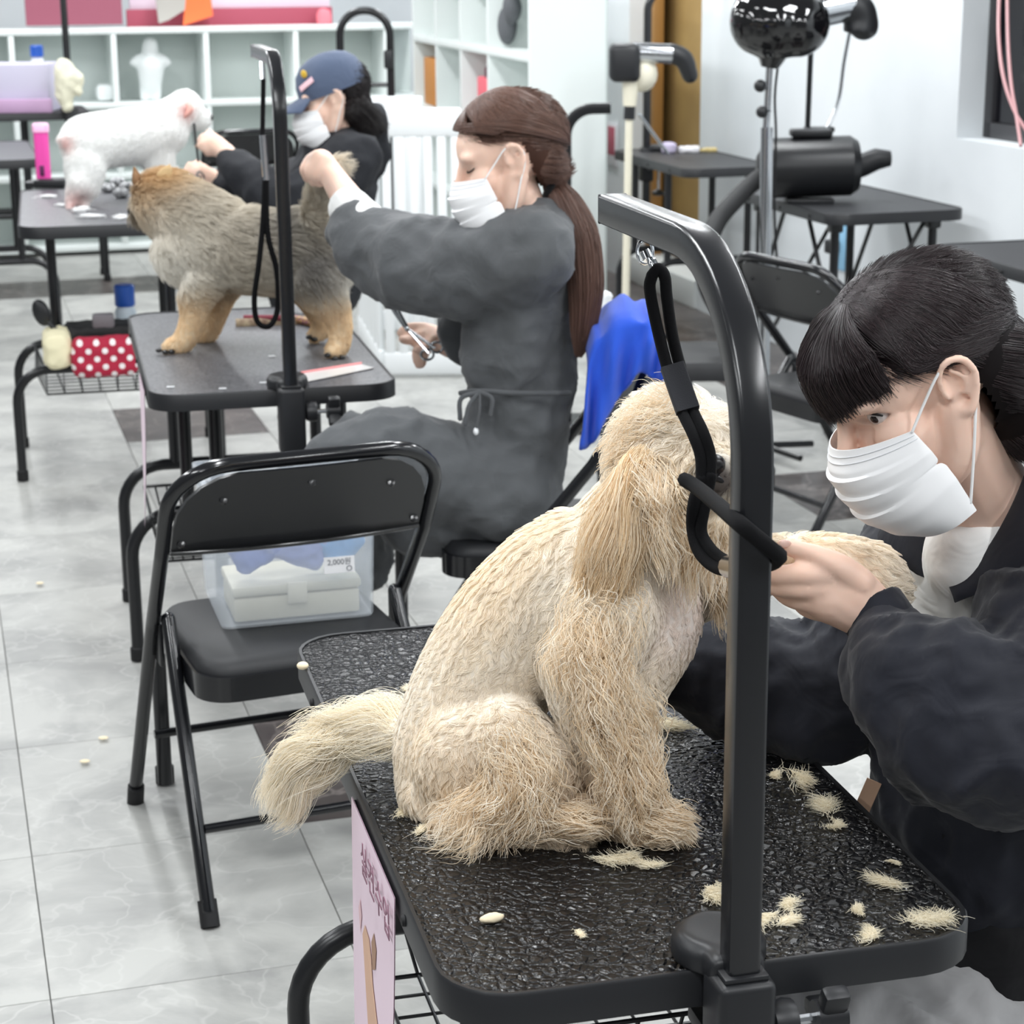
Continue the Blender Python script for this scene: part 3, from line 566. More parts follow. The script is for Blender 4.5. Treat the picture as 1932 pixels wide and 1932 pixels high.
def d2col(P):
    n = np.clip(0.5 + 0.6 * vnoise(P, 9, 8)[:, 0], 0, 1); T_ = lambda c: np.tile(c, (len(P), 1)); c = lerp(T_(g1), T_(g2), n)
    c = lerp(c, T_(dk), np.clip(near(P, 590, 505, 5.06, .065) * 1.0 + near(P, 530, 425, 5.1, .075) * .6, 0, .9))
    c = lerp(c, T_(g3), np.clip(near(P, 335, 490, 5.2, .09) * 1.0 + near(P, 650, 520, 5.1, .06), 0, .85))
    zz = P[:, 2]; c = lerp(c, T_(tn), sstep(T2H + .21, T2H + .09, zz))
    c = lerp(c, T_(hb), np.clip(near(P, 300, 350, 5.25, .075) * 1.1, 0, .85)); c = lerp(c, T_(rgb(120, 104, 84)), np.clip(near(P, 255, 400, 5.33, .04), 0, .8))
    return c
setcol(m2, d2col(P2)); adopt(obj('body', m2, SKIN_UNDER, None, 180), dog2)
def d2comb(P, N):
    D = np.tile(np.array([0.8, -0.1, -0.55]), (len(P), 1)); lg = sstep(T2H + .18, T2H + .08, P[:, 2]); D = lerp(D, np.tile(np.array([0.05, -0.05, -1.0]), (len(P), 1)), lg)
    return lerp(D, np.tile(np.array([0.1, -0.3, 0.9]), (len(P), 1)), np.clip(near(P, 602, 360, 5.0, .06) * 1.3, 0, 1))
fur('fur', m2, 60000, lambda P: 0.042 - 0.03 * sstep(T2H + .2, T2H + .1, P[:, 2]) - 0.012 * near(P, 290, 375, 5.28, .09), d2comb, FUR, dog2, d2col, K=6, r0=0.0007, lift=0.5, clump=0.5, cell=0.013, messy=0.6, seed=11)
e = MB(); chain(e, [(266, 358, 5.27, .032), (258, 336, 5.26, .027), (254, 320, 5.255, .01)], 10, sq=.5); me = remesh('ear', e, .005, 3); setcol(me, np.tile(rgb(132, 98, 66), (len(me.vertices), 1))); ea = obj('ear', me, SKIN_UNDER, None, 180); adopt(ea, dog2)
e = MB(); chain(e, [(312, 332, 5.22, .024), (318, 318, 5.22, .014), (320, 312, 5.22, .006)], 10, sq=.5); me = remesh('ear', e, .005, 3); setcol(me, np.tile(rgb(190, 160, 116), (len(me.vertices), 1))); adopt(obj('ear', me, SKIN_UNDER, None, 180), dog2)
adopt(MB().ball(at(250, 398, 5.36), .014).build('nose', NOSE, None, 180), dog2)
for q in ((300, 661, 5.13), (312, 664, 5.12), (324, 663, 5.12), (366, 652, 5.28), (378, 652, 5.28), (618, 670, 5.04), (632, 676, 5.04), (645, 674, 5.05), (583, 636, 5.25), (593, 640, 5.25)):
    adopt(MB().ball(at(*q), (.009, .011, .006)).build('claw', CLAW, None, 180), dog2)

# ---------------------------------------------------------------- white dog on the far table
dog3 = thing('dog', 'clipped white dog with pink skin standing on the far table', 'dog', on(230, 395, 0.93))
b = MB()
chain(b, [(165, 270, 7.15, .1), (210, 262, 7.2, .1), (270, 255, 7.25, .1), (310, 245, 7.28, .09)], 16)
chain(b, [(300, 240, 7.28, .085), (335, 215, 7.3, .07), (350, 200, 7.32, .06)], 14)
bl(345, 208, 7.32, (.075, .07, .065), b); bl(378, 225, 7.33, (.045, .045, .04), b)
bl(160, 315, 7.1, (.075, .07, .1), b); bl(300, 300, 7.25, (.06, .06, .1), b)
chain(b, [(150, 345, 7.06, .05), (133, 370, 7.05, .022), (132, 396, 7.04, .018)], 10)
chain(b, [(165, 355, 7.1, .05), (160, 380, 7.1, .022), (160, 402, 7.08, .02)], 10)
chain(b, [(300, 330, 7.24, .045), (295, 370, 7.23, .025), (292, 392, 7.2, .02)], 10); chain(b, [(320, 330, 7.34, .045), (318, 365, 7.34, .025), (316, 380, 7.34, .02)], 10)
chain(b, [(125, 268, 7.1, .03), (118, 262, 7.08, .022)], 10)
m3 = remesh('body', b, 0.014, 5); P3 = mverts(m3)
def d3col(P): T_ = lambda c: np.tile(c, (len(P), 1)); c = T_(rgb(250, 250, 248)); return lerp(c, T_(rgb(236, 190, 184)), np.clip(near(P, 350, 208, 7.26, .03) + near(P, 122, 270, 7.05, .03) * .9 + near(P, 146, 385, 7.04, .05) * .8, 0, .8))
setcol(m3, d3col(P3)); adopt(obj('body', m3, SKIN_UNDER, None, 180), dog3)
fur('fur', m3, 26000, lambda P: 0.016 + 0 * P[:, 0], lambda P, N: np.tile(np.array([-0.5, -0.1, -0.7]), (len(P), 1)), FUR, dog3, d3col, K=4, r0=0.0009, lift=0.5, clump=0.4, cell=0.02, messy=0.3, seed=21)
e = MB(); chain(e, [(352, 200, 7.26, .014), (358, 208, 7.25, .022), (348, 218, 7.25, .016)], 10, sq=.5); me = remesh('ear', e, .006, 3); adopt(obj('ear', me, PINK, None, 180), dog3)
adopt(MB().ball(at(396, 222, 7.33), .013).build('nose', NOSE, None, 180), dog3)
# ================================================================== people
def skin_mat():
    m, nt, b = node_mat('skin'); N = nt.nodes.new; L = nt.links.new
    tc = N('ShaderNodeTexCoord'); n = N('ShaderNodeTexNoise'); n.inputs['Scale'].default_value = 22; n.inputs['Detail'].default_value = 3; L(tc.outputs['Object'], n.inputs['Vector'])
    r = N('ShaderNodeValToRGB'); r.color_ramp.elements[0].color = S(247, 214, 196); r.color_ramp.elements[1].color = S(240, 198, 176); L(n.outputs['Fac'], r.inputs[0]); L(r.outputs[0], b.inputs['Base Color'])
    b.inputs['Roughness'].default_value = 0.5; b.inputs['Subsurface Weight'].default_value = 0.12; b.inputs['Subsurface Radius'].default_value = (1.0, 0.35, 0.2); b.inputs['Subsurface Scale'].default_value = 0.006
    n2 = N('ShaderNodeTexNoise'); n2.inputs['Scale'].default_value = 700; L(tc.outputs['Object'], n2.inputs['Vector']); k = N('ShaderNodeBump'); k.inputs['Strength'].default_value = 0.08; k.inputs['Distance'].default_value = 0.0006; L(n2.outputs['Fac'], k.inputs['Height']); L(k.outputs[0], b.inputs['Normal'])
    return m
SKIN = skin_mat()
def cloth_mat(name, col, col2, rough=0.75, weave=1400, sheen=0.15):
    m, nt, b = node_mat(name); N = nt.nodes.new; L = nt.links.new
    tc = N('ShaderNodeTexCoord'); n = N('ShaderNodeTexNoise'); n.inputs['Scale'].default_value = 9; n.inputs['Detail'].default_value = 5; L(tc.outputs['Object'], n.inputs['Vector'])
    r = N('ShaderNodeValToRGB'); r.color_ramp.elements[0].color = col; r.color_ramp.elements[1].color = col2; L(n.outputs['Fac'], r.inputs[0]); L(r.outputs[0], b.inputs['Base Color'])
    b.inputs['Roughness'].default_value = rough; b.inputs['Sheen Weight'].default_value = sheen; b.inputs['Specular IOR Level'].default_value = 0.25
    n1 = N('ShaderNodeTexNoise'); n1.inputs['Scale'].default_value = 14; n1.inputs['Detail'].default_value = 2; n1.inputs['Distortion'].default_value = 1.5; L(tc.outputs['Object'], n1.inputs['Vector'])
    n2 = N('ShaderNodeTexNoise'); n2.inputs['Scale'].default_value = weave; L(tc.outputs['Object'], n2.inputs['Vector'])
    k1 = N('ShaderNodeBump'); k1.inputs['Strength'].default_value = 0.35; k1.inputs['Distance'].default_value = 0.012; L(n1.outputs['Fac'], k1.inputs['Height'])
    k2 = N('ShaderNodeBump'); k2.inputs['Strength'].default_value = 0.2; k2.inputs['Distance'].default_value = 0.0006; L(n2.outputs['Fac'], k2.inputs['Height']); L(k1.outputs[0], k2.inputs['Normal']); L(k2.outputs[0], b.inputs['Normal'])
    return m
NAVY = cloth_mat('navy_jacket_cloth', S(30, 32, 42), S(22, 24, 32)); GREYD = cloth_mat('charcoal_dress_cloth', S(92, 94, 96), S(80, 82, 85)); TEE = cloth_mat('white_cotton', S(244, 244, 242), S(236, 236, 234), sheen=0.05)
BLKC = cloth_mat('black_cloth', S(20, 20, 23), S(14, 14, 17)); GREYT = cloth_mat('grey_jersey', S(164, 163, 163), S(142, 142, 144)); KHAKI = cloth_mat('cream_twill', S(206, 200, 180), S(192, 186, 166))
MASKM = mat('white_nonwoven', S(252, 252, 253), 0.7, bump=(900, 0.15, 0.0004)); LOOP = mat('white_elastic', S(248, 248, 248), 0.6)
def hair_mat(name, c1, c2, rough=0.32):
    m, nt, b = node_mat(name); N = nt.nodes.new; L = nt.links.new; a = N('ShaderNodeAttribute'); a.attribute_name = 'col'; L(a.outputs['Color'], b.inputs['Base Color'])
    b.inputs['Roughness'].default_value = rough; b.inputs['Specular IOR Level'].default_value = 0.45; return m
HAIR = hair_mat('hair_strands', None, None)
EYEW = mat('eye_white', S(216, 210, 208), 0.2); IRIS = mat('dark_brown_iris', S(38, 24, 18), 0.06); LASH = mat('dark_lash', S(20, 15, 14), 0.5)
def frame(pos, fwd, up, scale):
    f = Vector(fwd).normalized(); u = Vector(up); u = (u - f * u.dot(f)).normalized(); l = u.cross(f)
    return Matrix.Translation(pos) @ Matrix(((f.x, l.x, u.x, 0), (f.y, l.y, u.y, 0), (f.z, l.z, u.z, 0), (0, 0, 0, 1))) @ Matrix.Scale(scale, 4)
def add_head(mb, M, ears=(1, -1)):
    mb.ball((-.014, 0, .036), (.098, .076, .084), 24, M); mb.ball((.03, 0, .03), (.066, .066, .066), 20, M)
    mb.ball((.034, 0, -.038), (.06, .056, .07), 20, M); mb.ball((.062, 0, -.095), (.028, .03, .022), 14, M)
    mb.ball((.02, 0, -.07), (.055, .052, .038), 16, M)
    for s in (1, -1):
        mb.ball((.056, s * .038, -.022), (.032, .026, .028), 14, M); mb.ball((.076, s * .03, .026), (.018, .03, .012), 12, M)
        chainw(mb, [(.0, s * .054, -.03, .024), (.02, s * .05, -.075, .02), (.055, s * .022, -.1, .018)], 10, M=M)
    chainw(mb, [(.09, 0, .012, .009), (.102, 0, -.012, .0095), (.114, 0, -.034, .012)], 10, M=M)
    for s in (1, -1): mb.ball((.1, s * .012, -.038), (.012, .008, .009), 10, M)
    mb.ball((.096, 0, -.066), (.014, .022, .013), 12, M)
    for s in ears:                                                    # ears with helix, antihelix and lobe
        y = s * .073
        chainw(mb, [(.012, y, -.004, .0038), (.012, y + s * .006, .018, .004), (.002, y + s * .012, .031, .0044), (-.014, y + s * .016, .027, .0046), (-.021, y + s * .016, .008, .0046), (-.014, y + s * .011, -.014, .0048), (-.003, y + s * .006, -.028, .0062), (.003, y + s * .002, -.026, .005)], 8, M=M)
        chainw(mb, [(-.002, y + s * .006, .02, .003), (-.011, y + s * .01, .006, .0032), (-.006, y + s * .007, -.01, .003)], 8, M=M)
        mb.ball((-.004, y - s * .003, .002), (.016, .0045, .026), 14, M); mb.ball((.011, y + s * .003, -.004), (.004, .004, .006), 8, M)
def carve_eyes(me, M, sides=(1, -1)):
    v = mverts(me); Mi = np.array(M.inverted()); L = v @ Mi[:3, :3].T + Mi[:3, 3]
    for s in sides:
        y = L[:, 1] * s - .033; z = L[:, 2] - .007 + y * 0.1; a = 1 - (y / .0175) ** 2 - (z / .0078) ** 2; w = np.clip(a * 2.5, 0, 1) * (L[:, 0] > .045); L[:, 0] -= .0075 * w
        brow = np.exp(-((y / .02) ** 2 + ((z - .011) / .005) ** 2)) * (L[:, 0] > .045); L[:, 0] += .0016 * brow
    A = np.array(M); setverts(me, L @ A[:3, :3].T + A[:3, 3])
def add_eye(M, root, s, gaze=(.0, .0)):
    c = Vector((.0668, s * .0325, .0068)); o = adopt(MB().ball(c, .0132, 20, M).build('eye', EYEW, None, 180), root)
    g = Vector((1, s * .25 + gaze[0], gaze[1])).normalized(); adopt(MB().ball(c + g * .0072, (.0069,) * 3, 16, M).build('iris', IRIS, None, 180), root)
    t = MB(); chainw(t, [(.0765, s * .016, .006, .0009), (.082, s * .0265, .0148, .0015), (.0795, s * .038, .0148, .0017), (.0715, s * .049, .0085, .0012)], 6, M=M); adopt(t.build('eyelash', LASH, None, 180), root)
    t = MB(); chainw(t, [(.086, s * .016, .026, .0016), (.085, s * .03, .0305, .0018), (.0735, s * .047, .026, .0009)], 6, sq=.6, M=M); adopt(t.build('eyebrow', LASH, None, 180), root)
def add_mask(M, root, name='face_mask', drop=0.0, low=.018, sides=(1,)):
    ns, nt_ = 33, 64; vv = []; ff = []
    cz = np.array([.006, -.014, -.032, -.054, -.08, -.103, -.116]) - low; cx = np.array([.1175, .1305, .132, .13, .122, .106, .086]); tq = np.linspace(0, 1, 7)
    for j in range(nt_):
        t = j / (nt_ - 1); zc, xc = np.interp(t, tq, cz) - drop * t, np.interp(t, tq, cx)
        pl = sum((1 - (t - a) / .17 if 0 <= t - a < .17 else 0) for a in (.22, .4, .58)) * .0048
        for i in range(ns):
            s = i / (ns - 1) * 2 - 1; a = abs(s); edge = a ** 2
            xe = np.interp(t, [0, .42, .5, .58, 1], [.058, .049, .053, .044, .036]); ye = np.interp(t, [0, .3, .5, .7, 1], [.067, .071, .067, .071, .064]); ze = np.interp(t, [0, .45, .55, 1], [-.006, -.046, -.048, -.112]) - drop * t - low * .6
            c = max(0, math.cos(s * math.pi / 2)) ** np.interp(t, [0, .15, .4, 1], [1.5, 1.15, .78, .75]); x = xe + (xc - xe) * c + pl * (1 - edge); y = ye * math.sin(s * math.pi / 2); z = ze + (zc - ze) * (1 - a ** 1.6)
            vv.append((x, y, z))
    for j in range(nt_ - 1):
        for i in range(ns - 1): k = j * ns + i; ff.append((k, k + 1, k + ns + 1, k + ns))
    n = len(vv); vv2 = [(x - .0016, y * .985, z) for x, y, z in vv]; ff += [tuple(q + n for q in f[::-1]) for f in ff]
    rim = list(range(ns)) + [j * ns + ns - 1 for j in range(1, nt_)] + [(nt_ - 1) * ns + i for i in range(ns - 2, -1, -1)] + [j * ns for j in range(nt_ - 2, 0, -1)]
    for a, b_ in zip(rim, rim[1:] + rim[:1]): ff.append((b_, a, a + n, b_ + n))
    mk = adopt(MB().add(vv + vv2, ff, M).build(name, MASKM, None, 50), root)
    for s in (1, -1):
        t = MB(); chainw(t, [(.058, s * .068, -.006 - low * .6, .0016), (.034, s * .073, .004, .0016), (.012, s * .082, .024, .0016), (-.006, s * .084, .03, .0016), (-.022, s * .082, .014, .0016), (-.02, s * .078, -.01, .0016), (-.006, s * .079, -.034, .0016), (.014, s * .072, -.075, .0016), (.037, s * .065, -.108 - low * .6, .0016)], 8, M=M)
        t = t.build('ear_loop', LOOP, None, 180); adopt(t, root)
    # stitched band and welded edge lines
    for tt in (.06, .1):
        j = int(tt * (nt_ - 1)); row = [Vector(vv[j * ns + i]) + Vector((.0006, 0, 0)) for i in range(ns)]; t = MB(); t.tube(row, .0005, 5, M=M); adopt(t.build('weld_line', mat('mask_weld', S(222, 224, 228), .7), None, 180), root)
    return mk
def wrinkle(me, amp, scale, stretch=(1, 1, 1), seed=0.0, fold=None):
    v = mverts(me); n = mnorms(me); q = v * np.array(stretch)
    d = fbm(q, scale, seed, 2); d = 1 - 2 * np.abs(d) ** .8; w = np.ones(len(v)) if fold is None else fold(v); setverts(me, v + n * (amp * d * w)[:, None])
def soft_body(name, mb, voxel, m, root, it=6, wr=None):
    me = remesh(name, mb, voxel, it)
    for w in (wr or []): wrinkle(me, *w)
    return adopt(obj(name, me, m, None, 180), root)
def strands(name, roots_fn, count, K, root, cols, r0, M, seed=1, jit=.004, clump=.35):
    """hair: roots_fn(u) gives canonical head-space polylines (count, K, 3)"""
    rs = np.random.RandomState(seed); P = roots_fn(rs, count, K); ph = rs.rand(count, 1) * 6.28; s = np.linspace(0, 1, K)[None]
    P = P + (np.stack([np.sin(ph + s * 3), np.cos(ph * 1.7 + s * 2.3), np.sin(ph * 2.3 + s * 2)], 2) * jit * s[..., None] * rs.rand(count, 1, 1))
    A = np.array(M); P = P @ A[:3, :3].T + A[:3, 3]; mx = rs.rand(count, 1); c = cols[0][None] * (1 - mx) + cols[1][None] * mx
    return curves(name, P, r0 * np.linspace(1, .5, K)[None] * np.ones((count, 1)), HAIR, root, c)
CRC = np.array([-.014, 0, .036])
def shell_pt(d, k): """point on the inflated cranium in direction d""" ; d = d / np.linalg.norm(d, axis=-1, keepdims=True); return CRC + d * np.array([.098, .076, .084]) * k
def slerp_path(d0, d1, K, k0, k1):
    """great-arc paths between direction arrays over the cranium"""
    d0 = d0 / np.linalg.norm(d0, axis=1, keepdims=True); d1 = d1 / np.linalg.norm(d1, axis=1, keepdims=True); w = np.arccos(np.clip(np.sum(d0 * d1, 1), -.999, .999))[:, None, None]; t = np.linspace(0, 1, K)[None, :, None]
    d = (np.sin((1 - t) * w) * d0[:, None] + np.sin(t * w) * d1[:, None]) / np.sin(w); k = (k0[:, None] * (1 - t[..., 0]) + k1[:, None] * t[..., 0])[..., None]
    return CRC + d * np.array([.098, .076, .084]) * k

# ---------------------------------------------------------------- groomer in the navy jacket, near table
W1 = thing('person', 'person in a navy jacket and white mask holding up the paw of the cream dog', 'person', at(1900, 1500, 2.4).xy.to_3d())
H1 = frame(at(1735, 714, 2.235), (-.83, -.27, -.49), (-.42, -.05, .91), 1.1)
b = MB(); add_head(b, H1)
chain(b, [(1785, 800, 2.26, .058), (1830, 900, 2.3, .06), (1880, 990, 2.36, .07)], 16)             # neck
chain(b, [(1900, 1060, 2.4, .085), (1890, 1250, 2.42, .09), (1890, 1450, 2.42, .1)], 16)             # torso
chain(b, [(1760, 1040, 2.52, .055), (1660, 1200, 2.52, .045), (1560, 1310, 2.5, .042), (1380, 1260, 2.5, .035), (1270, 1262, 2.48, .026), (1215, 1262, 2.46, .028)], 12)
chain(b, [(1980, 1090, 2.3, .06), (1975, 1300, 2.12, .05), (1940, 1390, 2.08, .045), (1800, 1290, 2.14, .038), (1690, 1200, 2.215, .031), (1640, 1160, 2.235, .032)], 12)
HY = 2.235                                                                                             # hand around the paw
chain(b, [(1650, 1165, 2.235, .033), (1605, 1130, 2.235, .04), (1565, 1105, 2.24, .04)], 14, sq=.8)
bl(1585, 1125, 2.235, (.045, .03, .036), b)
chain(b, [(1620, 1100, 2.225, .02), (1580, 1068, 2.222, .0165), (1530, 1045, 2.232, .0125), (1492, 1034, 2.245, .0105), (1476, 1030, 2.25, .0085)], 12)
chain(b, [(1560, 1085, 2.225, .0165), (1510, 1083, 2.225, .0135), (1462, 1085, 2.24, .0115), (1425, 1080, 2.27, .0098), (1412, 1070, 2.29, .008)], 12)
chain(b, [(1560, 1108, 2.225, .0165), (1512, 1110, 2.228, .0135), (1468, 1108, 2.245, .0115), (1435, 1098, 2.275, .0095), (1425, 1084, 2.3, .008)], 12)
chain(b, [(1568, 1132, 2.23, .016), (1525, 1136, 2.235, .0128), (1488, 1128, 2.255, .0108), (1465, 1112, 2.29, .009)], 12)
chain(b, [(1590, 1150, 2.235, .0145), (1550, 1156, 2.242, .0115), (1518, 1148, 2.262, .0095), (1500, 1130, 2.29, .008)], 12)
me = remesh('body', b, 0.0034, 4); carve_eyes(me, H1); adopt(obj('body', me, SKIN, None, 180), W1)
nl = MB(); nl.ball(at(1481, 1026, 2.238), (.0075, .003, .0052), 12); adopt(nl.build('thumbnail', mat('nail', S(246, 208, 196), .25), None, 180), W1)
add_eye(H1, W1, 1, (.32, -.14)); add_eye(H1, W1, -1, (-.05, -.14))
add_mask(H1, W1, drop=.008)
# hair: glossy cap under the strands, bangs to the brow, length drawn behind the ear
def hair_cap(M, m, root, line, back, vox=.006, cols=None, comb=(-.75, 0, -.65), cnt=14000, ln=.042, hr=.00042):
    cap = MB(); cap.ball(tuple(CRC + np.array([-.004, 0, .004])), (.1, .0795, .084), 28, M)
    for c, r in back: cap.ball(c, r, 20, M)
    me = remesh('hair_cap', cap, vox, 3); v = mverts(me); Mi = np.array(M.inverted()); Lc = v @ Mi[:3, :3].T + Mi[:3, 3]
    bad = Lc[:, 2] < np.interp(Lc[:, 0], *line); bmx = bmesh.new(); bmx.from_mesh(me); bmx.verts.ensure_lookup_table(); bmesh.ops.delete(bmx, geom=[bmx.verts[i] for i in np.nonzero(bad)[0]], context='VERTS'); bmx.to_mesh(me); bmx.free()
    o = adopt(obj('hair_cap', me, m, None, 180), root); A = np.array(M)[:3, :3]; A = A / np.linalg.norm(A[:, 0])
    fur('hair_lengths', me, cnt, lambda P: ln + 0 * P[:, 0], lambda P, N: np.tile(A @ np.array(comb), (len(P), 1)), HAIR, root, lambda P: cols[0][None] + (cols[1] - cols[0])[None] * np.random.rand(len(P), 1), K=7, r0=hr, lift=.015, clump=.4, cell=.012, messy=.05, seed=77, rnd=.035)
    return o
blk = (rgb(30, 24, 26), rgb(54, 42, 44)); brn = (rgb(80, 58, 50), rgb(120, 90, 78))
hair_cap(H1, mat('black_hair_base', S(20, 16, 17), .75, spec=.15), W1, ([-.06, -.034, -.018, .02, .06, .1], [-.4, -.06, .036, .034, .05, .06]), [((-.058, 0, -.012), (.06, .081, .078)), ((-.085, 0, -.075), (.05, .072, .07)), ((-.115, 0, -.15), (.04, .06, .08))], cols=(rgb(26, 20, 22), rgb(50, 38, 40)), cnt=26000)
def w1_back(rs, n, K):
    a = rs.rand(n) * 2 - 1; d0 = np.stack([.55 - .5 * rs.rand(n), a * .55, 1.0 - .35 * np.abs(a)], 1); sgn = np.sign(a + 1e-6)
    d0[:, 1] = sgn * (np.abs(d0[:, 1]) ** .8); q_ = rs.rand(n); d1 = np.stack([-.42 - .6 * q_, sgn * (.9 - .75 * q_), -.3 - .45 * rs.rand(n)], 1)
    A = slerp_path(d0, d1, 8, 1.03 + .04 * rs.rand(n), 1.04 + .06 * rs.rand(n)); L = (.1 + .12 * rs.rand(n))[:, None]; e = A[:, -1]; out = [A]
    for k in range(1, K - 7): out.append((e + np.array([-.55, 0, -1.0]) * (L * k / (K - 8)) + np.stack([0 * a, -sgn * .25 * L[:, 0] * k / (K - 8), 0 * a], 1))[:, None])
    return np.concatenate(out, 1)
strands('hair', w1_back, 15000, 12, W1, blk, .00042, H1, 31)
def w1_side(rs, n, K):      # hair sweeping from the parting down the temples and back over the ear top
    sgn = np.where(rs.rand(n) < .75, 1, -1); d0 = np.stack([.62 - .5 * rs.rand(n), sgn * .12 * rs.rand(n), 1.0 + 0 * sgn], 1); q = rs.rand(n)
    d1 = np.stack([.45 - 1.25 * q, sgn * 1.0, .0 + .12 * rs.rand(n) + .12 * q], 1); d2 = np.stack([-.9 + 0 * q, sgn * .55, -.15 - .3 * rs.rand(n)], 1)
    k = 1.045 + .05 * rs.rand(n); A = slerp_path(d0, d1, 7, k, k + .03); B = slerp_path(d1, d2, 6, k + .03, k + .02); return np.concatenate([A, B[:, 1:]], 1)
strands('hair_side', w1_side, 9000, 12, W1, blk, .00042, H1, 32, jit=.003)
def w1_bangs(rs, n, K):
    a = rs.rand(n) * 2 - 1; d0 = np.stack([.55 + .2 * rs.rand(n), a * .22, 1.0 + 0 * a], 1); d1 = np.stack([1.0 - .35 * a ** 2, a * .8, .16 + .16 * rs.rand(n) + .16 * np.abs(a)], 1)
    A = slerp_path(d0, d1, K - 3, 1.06 + .05 * rs.rand(n), 1.2 + .1 * rs.rand(n)); e = A[:, -1]; L = (.022 + .022 * rs.rand(n))[:, None]; d = np.array([.12, 0, -1.0]); out = [A]
    for k in range(1, 4): out.append((e + d * L * k / 3 + np.array([-.18, 0, 0]) * L * (k / 3) ** 2)[:, None])
    return np.concatenate(out, 1)
strands('bangs', w1_bangs, 9000, 11, W1, blk, .00042, H1, 33, jit=.005)
# white tee, navy jacket with collar, black skirt, grey trousers
b = MB(); chain(b, [(1842, 1048, 2.305, .066), (1862, 1100, 2.36, .11), (1880, 1250, 2.42, .135), (1885, 1400, 2.42, .14)], 20); soft_body('white_tee', b, .008, TEE, W1, 8)
b = MB(); chain(b, [(1905, 1075, 2.42, .13), (1895, 1180, 2.43, .15), (1885, 1320, 2.43, .155), (1885, 1500, 2.42, .165), (1900, 1640, 2.42, .175)], 22)
chain(b, [(1985, 1040, 2.36, .085), (1740, 1055, 2.53, .08)], 16)
chain(b, [(1760, 1050, 2.52, .08), (1680, 1170, 2.53, .085), (1590, 1300, 2.5, .088), (1530, 1320, 2.5, .09), (1420, 1285, 2.51, .082), (1330, 1262, 2.5, .066), (1268, 1264, 2.49, .047), (1232, 1266, 2.475, .04)], 16)
chain(b, [(1990, 1060, 2.34, .09), (2000, 1230, 2.18, .1), (1960, 1400, 2.08, .1), (1860, 1385, 2.09, .1), (1770, 1320, 2.13, .093), (1705, 1250, 2.19, .07), (1672, 1205, 2.225, .047)], 18)
jk = remesh('jacket', b, .0075, 5)
vpoly = [(1772, 985), (1850, 880), (1960, 860), (1960, 960), (1885, 1030), (1800, 1088), (1778, 1102)]
def inpoly(x, y, P):
    r = False
    for (x1, y1), (x2, y2) in zip(P, P[1:] + P[:1]):
        if (y1 > y) != (y2 > y) and x < (x2 - x1) * (y - y1) / (y2 - y1) + x1: r = not r
    return r
wrinkle(jk, .013, 7.5, (1, 1, 1), 3.1); wrinkle(jk, .004, 22, (1, 1, .7), 7.7)
bmx = bmesh.new(); bmx.from_mesh(jk); kill = [v for v in bmx.verts if inpoly(*px(v.co), vpoly) and v.co.y < 2.46]; bmesh.ops.delete(bmx, geom=kill, context='VERTS'); bmx.to_mesh(jk); bmx.free()
adopt(obj('jacket', jk, NAVY, None, 180), W1)
def strip(name, left, right, m, root, th=.005, n=6):
    A = catmull([tuple(at(*p)) for p in left], n); B = catmull([tuple(at(*p)) for p in right], n); g = MB(); k = len(A); W_ = 5
    for t in (0, th):
        for a, c in zip(A, B):
            a, c = Vector(a), Vector(c)
            for w in range(W_ + 1): q = w / W_; g.v.append(tuple(a.lerp(c, q) + Vector((0, -t - .006 * math.sin(q * math.pi), 0))))
    w1 = W_ + 1; o = k * w1
    for s in range(2):
        for i in range(k - 1):
            for w in range(W_): f = (s * o + i * w1 + w, s * o + i * w1 + w + 1, s * o + (i + 1) * w1 + w + 1, s * o + (i + 1) * w1 + w); g.f.append(f if s else f[::-1])
    rim = list(range(w1)) + [i * w1 + W_ for i in range(1, k)] + [(k - 1) * w1 + w for w in range(W_ - 1, -1, -1)] + [i * w1 for i in range(k - 2, 0, -1)]
    for a, c in zip(rim, rim[1:] + rim[:1]): g.f.append((a, c, c + o, a + o))
    return adopt(g.build(name, m, None, 60), root)
strip('collar', [(1776, 935, 2.33), (1766, 985, 2.33), (1772, 1050, 2.315), (1786, 1098, 2.3)], [(1712, 930, 2.4), (1665, 985, 2.40), (1660, 1030, 2.38), (1728, 1082, 2.33)], NAVY, W1)
strip('collar', [(1950, 850, 2.27), (1905, 960, 2.25), (1850, 1050, 2.25), (1788, 1102, 2.27)], [(1990, 880, 2.24), (1965, 1000, 2.2), (1900, 1090, 2.21), (1800, 1135, 2.255)], NAVY, W1)
cf_ = MB(); A = [at(1652, 1160, 2.235), at(1690, 1215, 2.21)]; axd = (A[1] - A[0]).normalized()
for k in range(7): cf_.tube([A[0] + axd * (.0075 * k - .012), A[0] + axd * (.0075 * k - .006)], [.041, .0415], 28, dome=False)
me = remesh('cuff', cf_, .0028, 2); adopt(obj('cuff', me, NAVY, None, 180), W1)
b = MB(); chain(b, [(1890, 1500, 2.44, .17), (1870, 1640, 2.44, .18), (1880, 1760, 2.42, .2)], 20); chain(b, [(1900, 1700, 2.4, .14), (1880, 1800, 2.36, .12)], 16); soft_body('black_apron', b, .012, BLKC, W1, 6, [(.01, 8, (1, 1, .5), 2.2)])
b = MB(); chain(b, [(2050, 1900, 2.36, .13), (1850, 1960, 2.3, .115), (1640, 1990, 2.22, .1), (1480, 1990, 2.2, .095)], 18); chain(b, [(1480, 1990, 2.2, .09), (1470, 2300, 2.25, .07), (1460, 2700, 2.3, .055)], 14); soft_body('trousers', b, .01, GREYT, W1, 5, [(.02, 6, (1, 1, 1), 5.2), (.006, 18, (1, 1, 1), 1.2)])
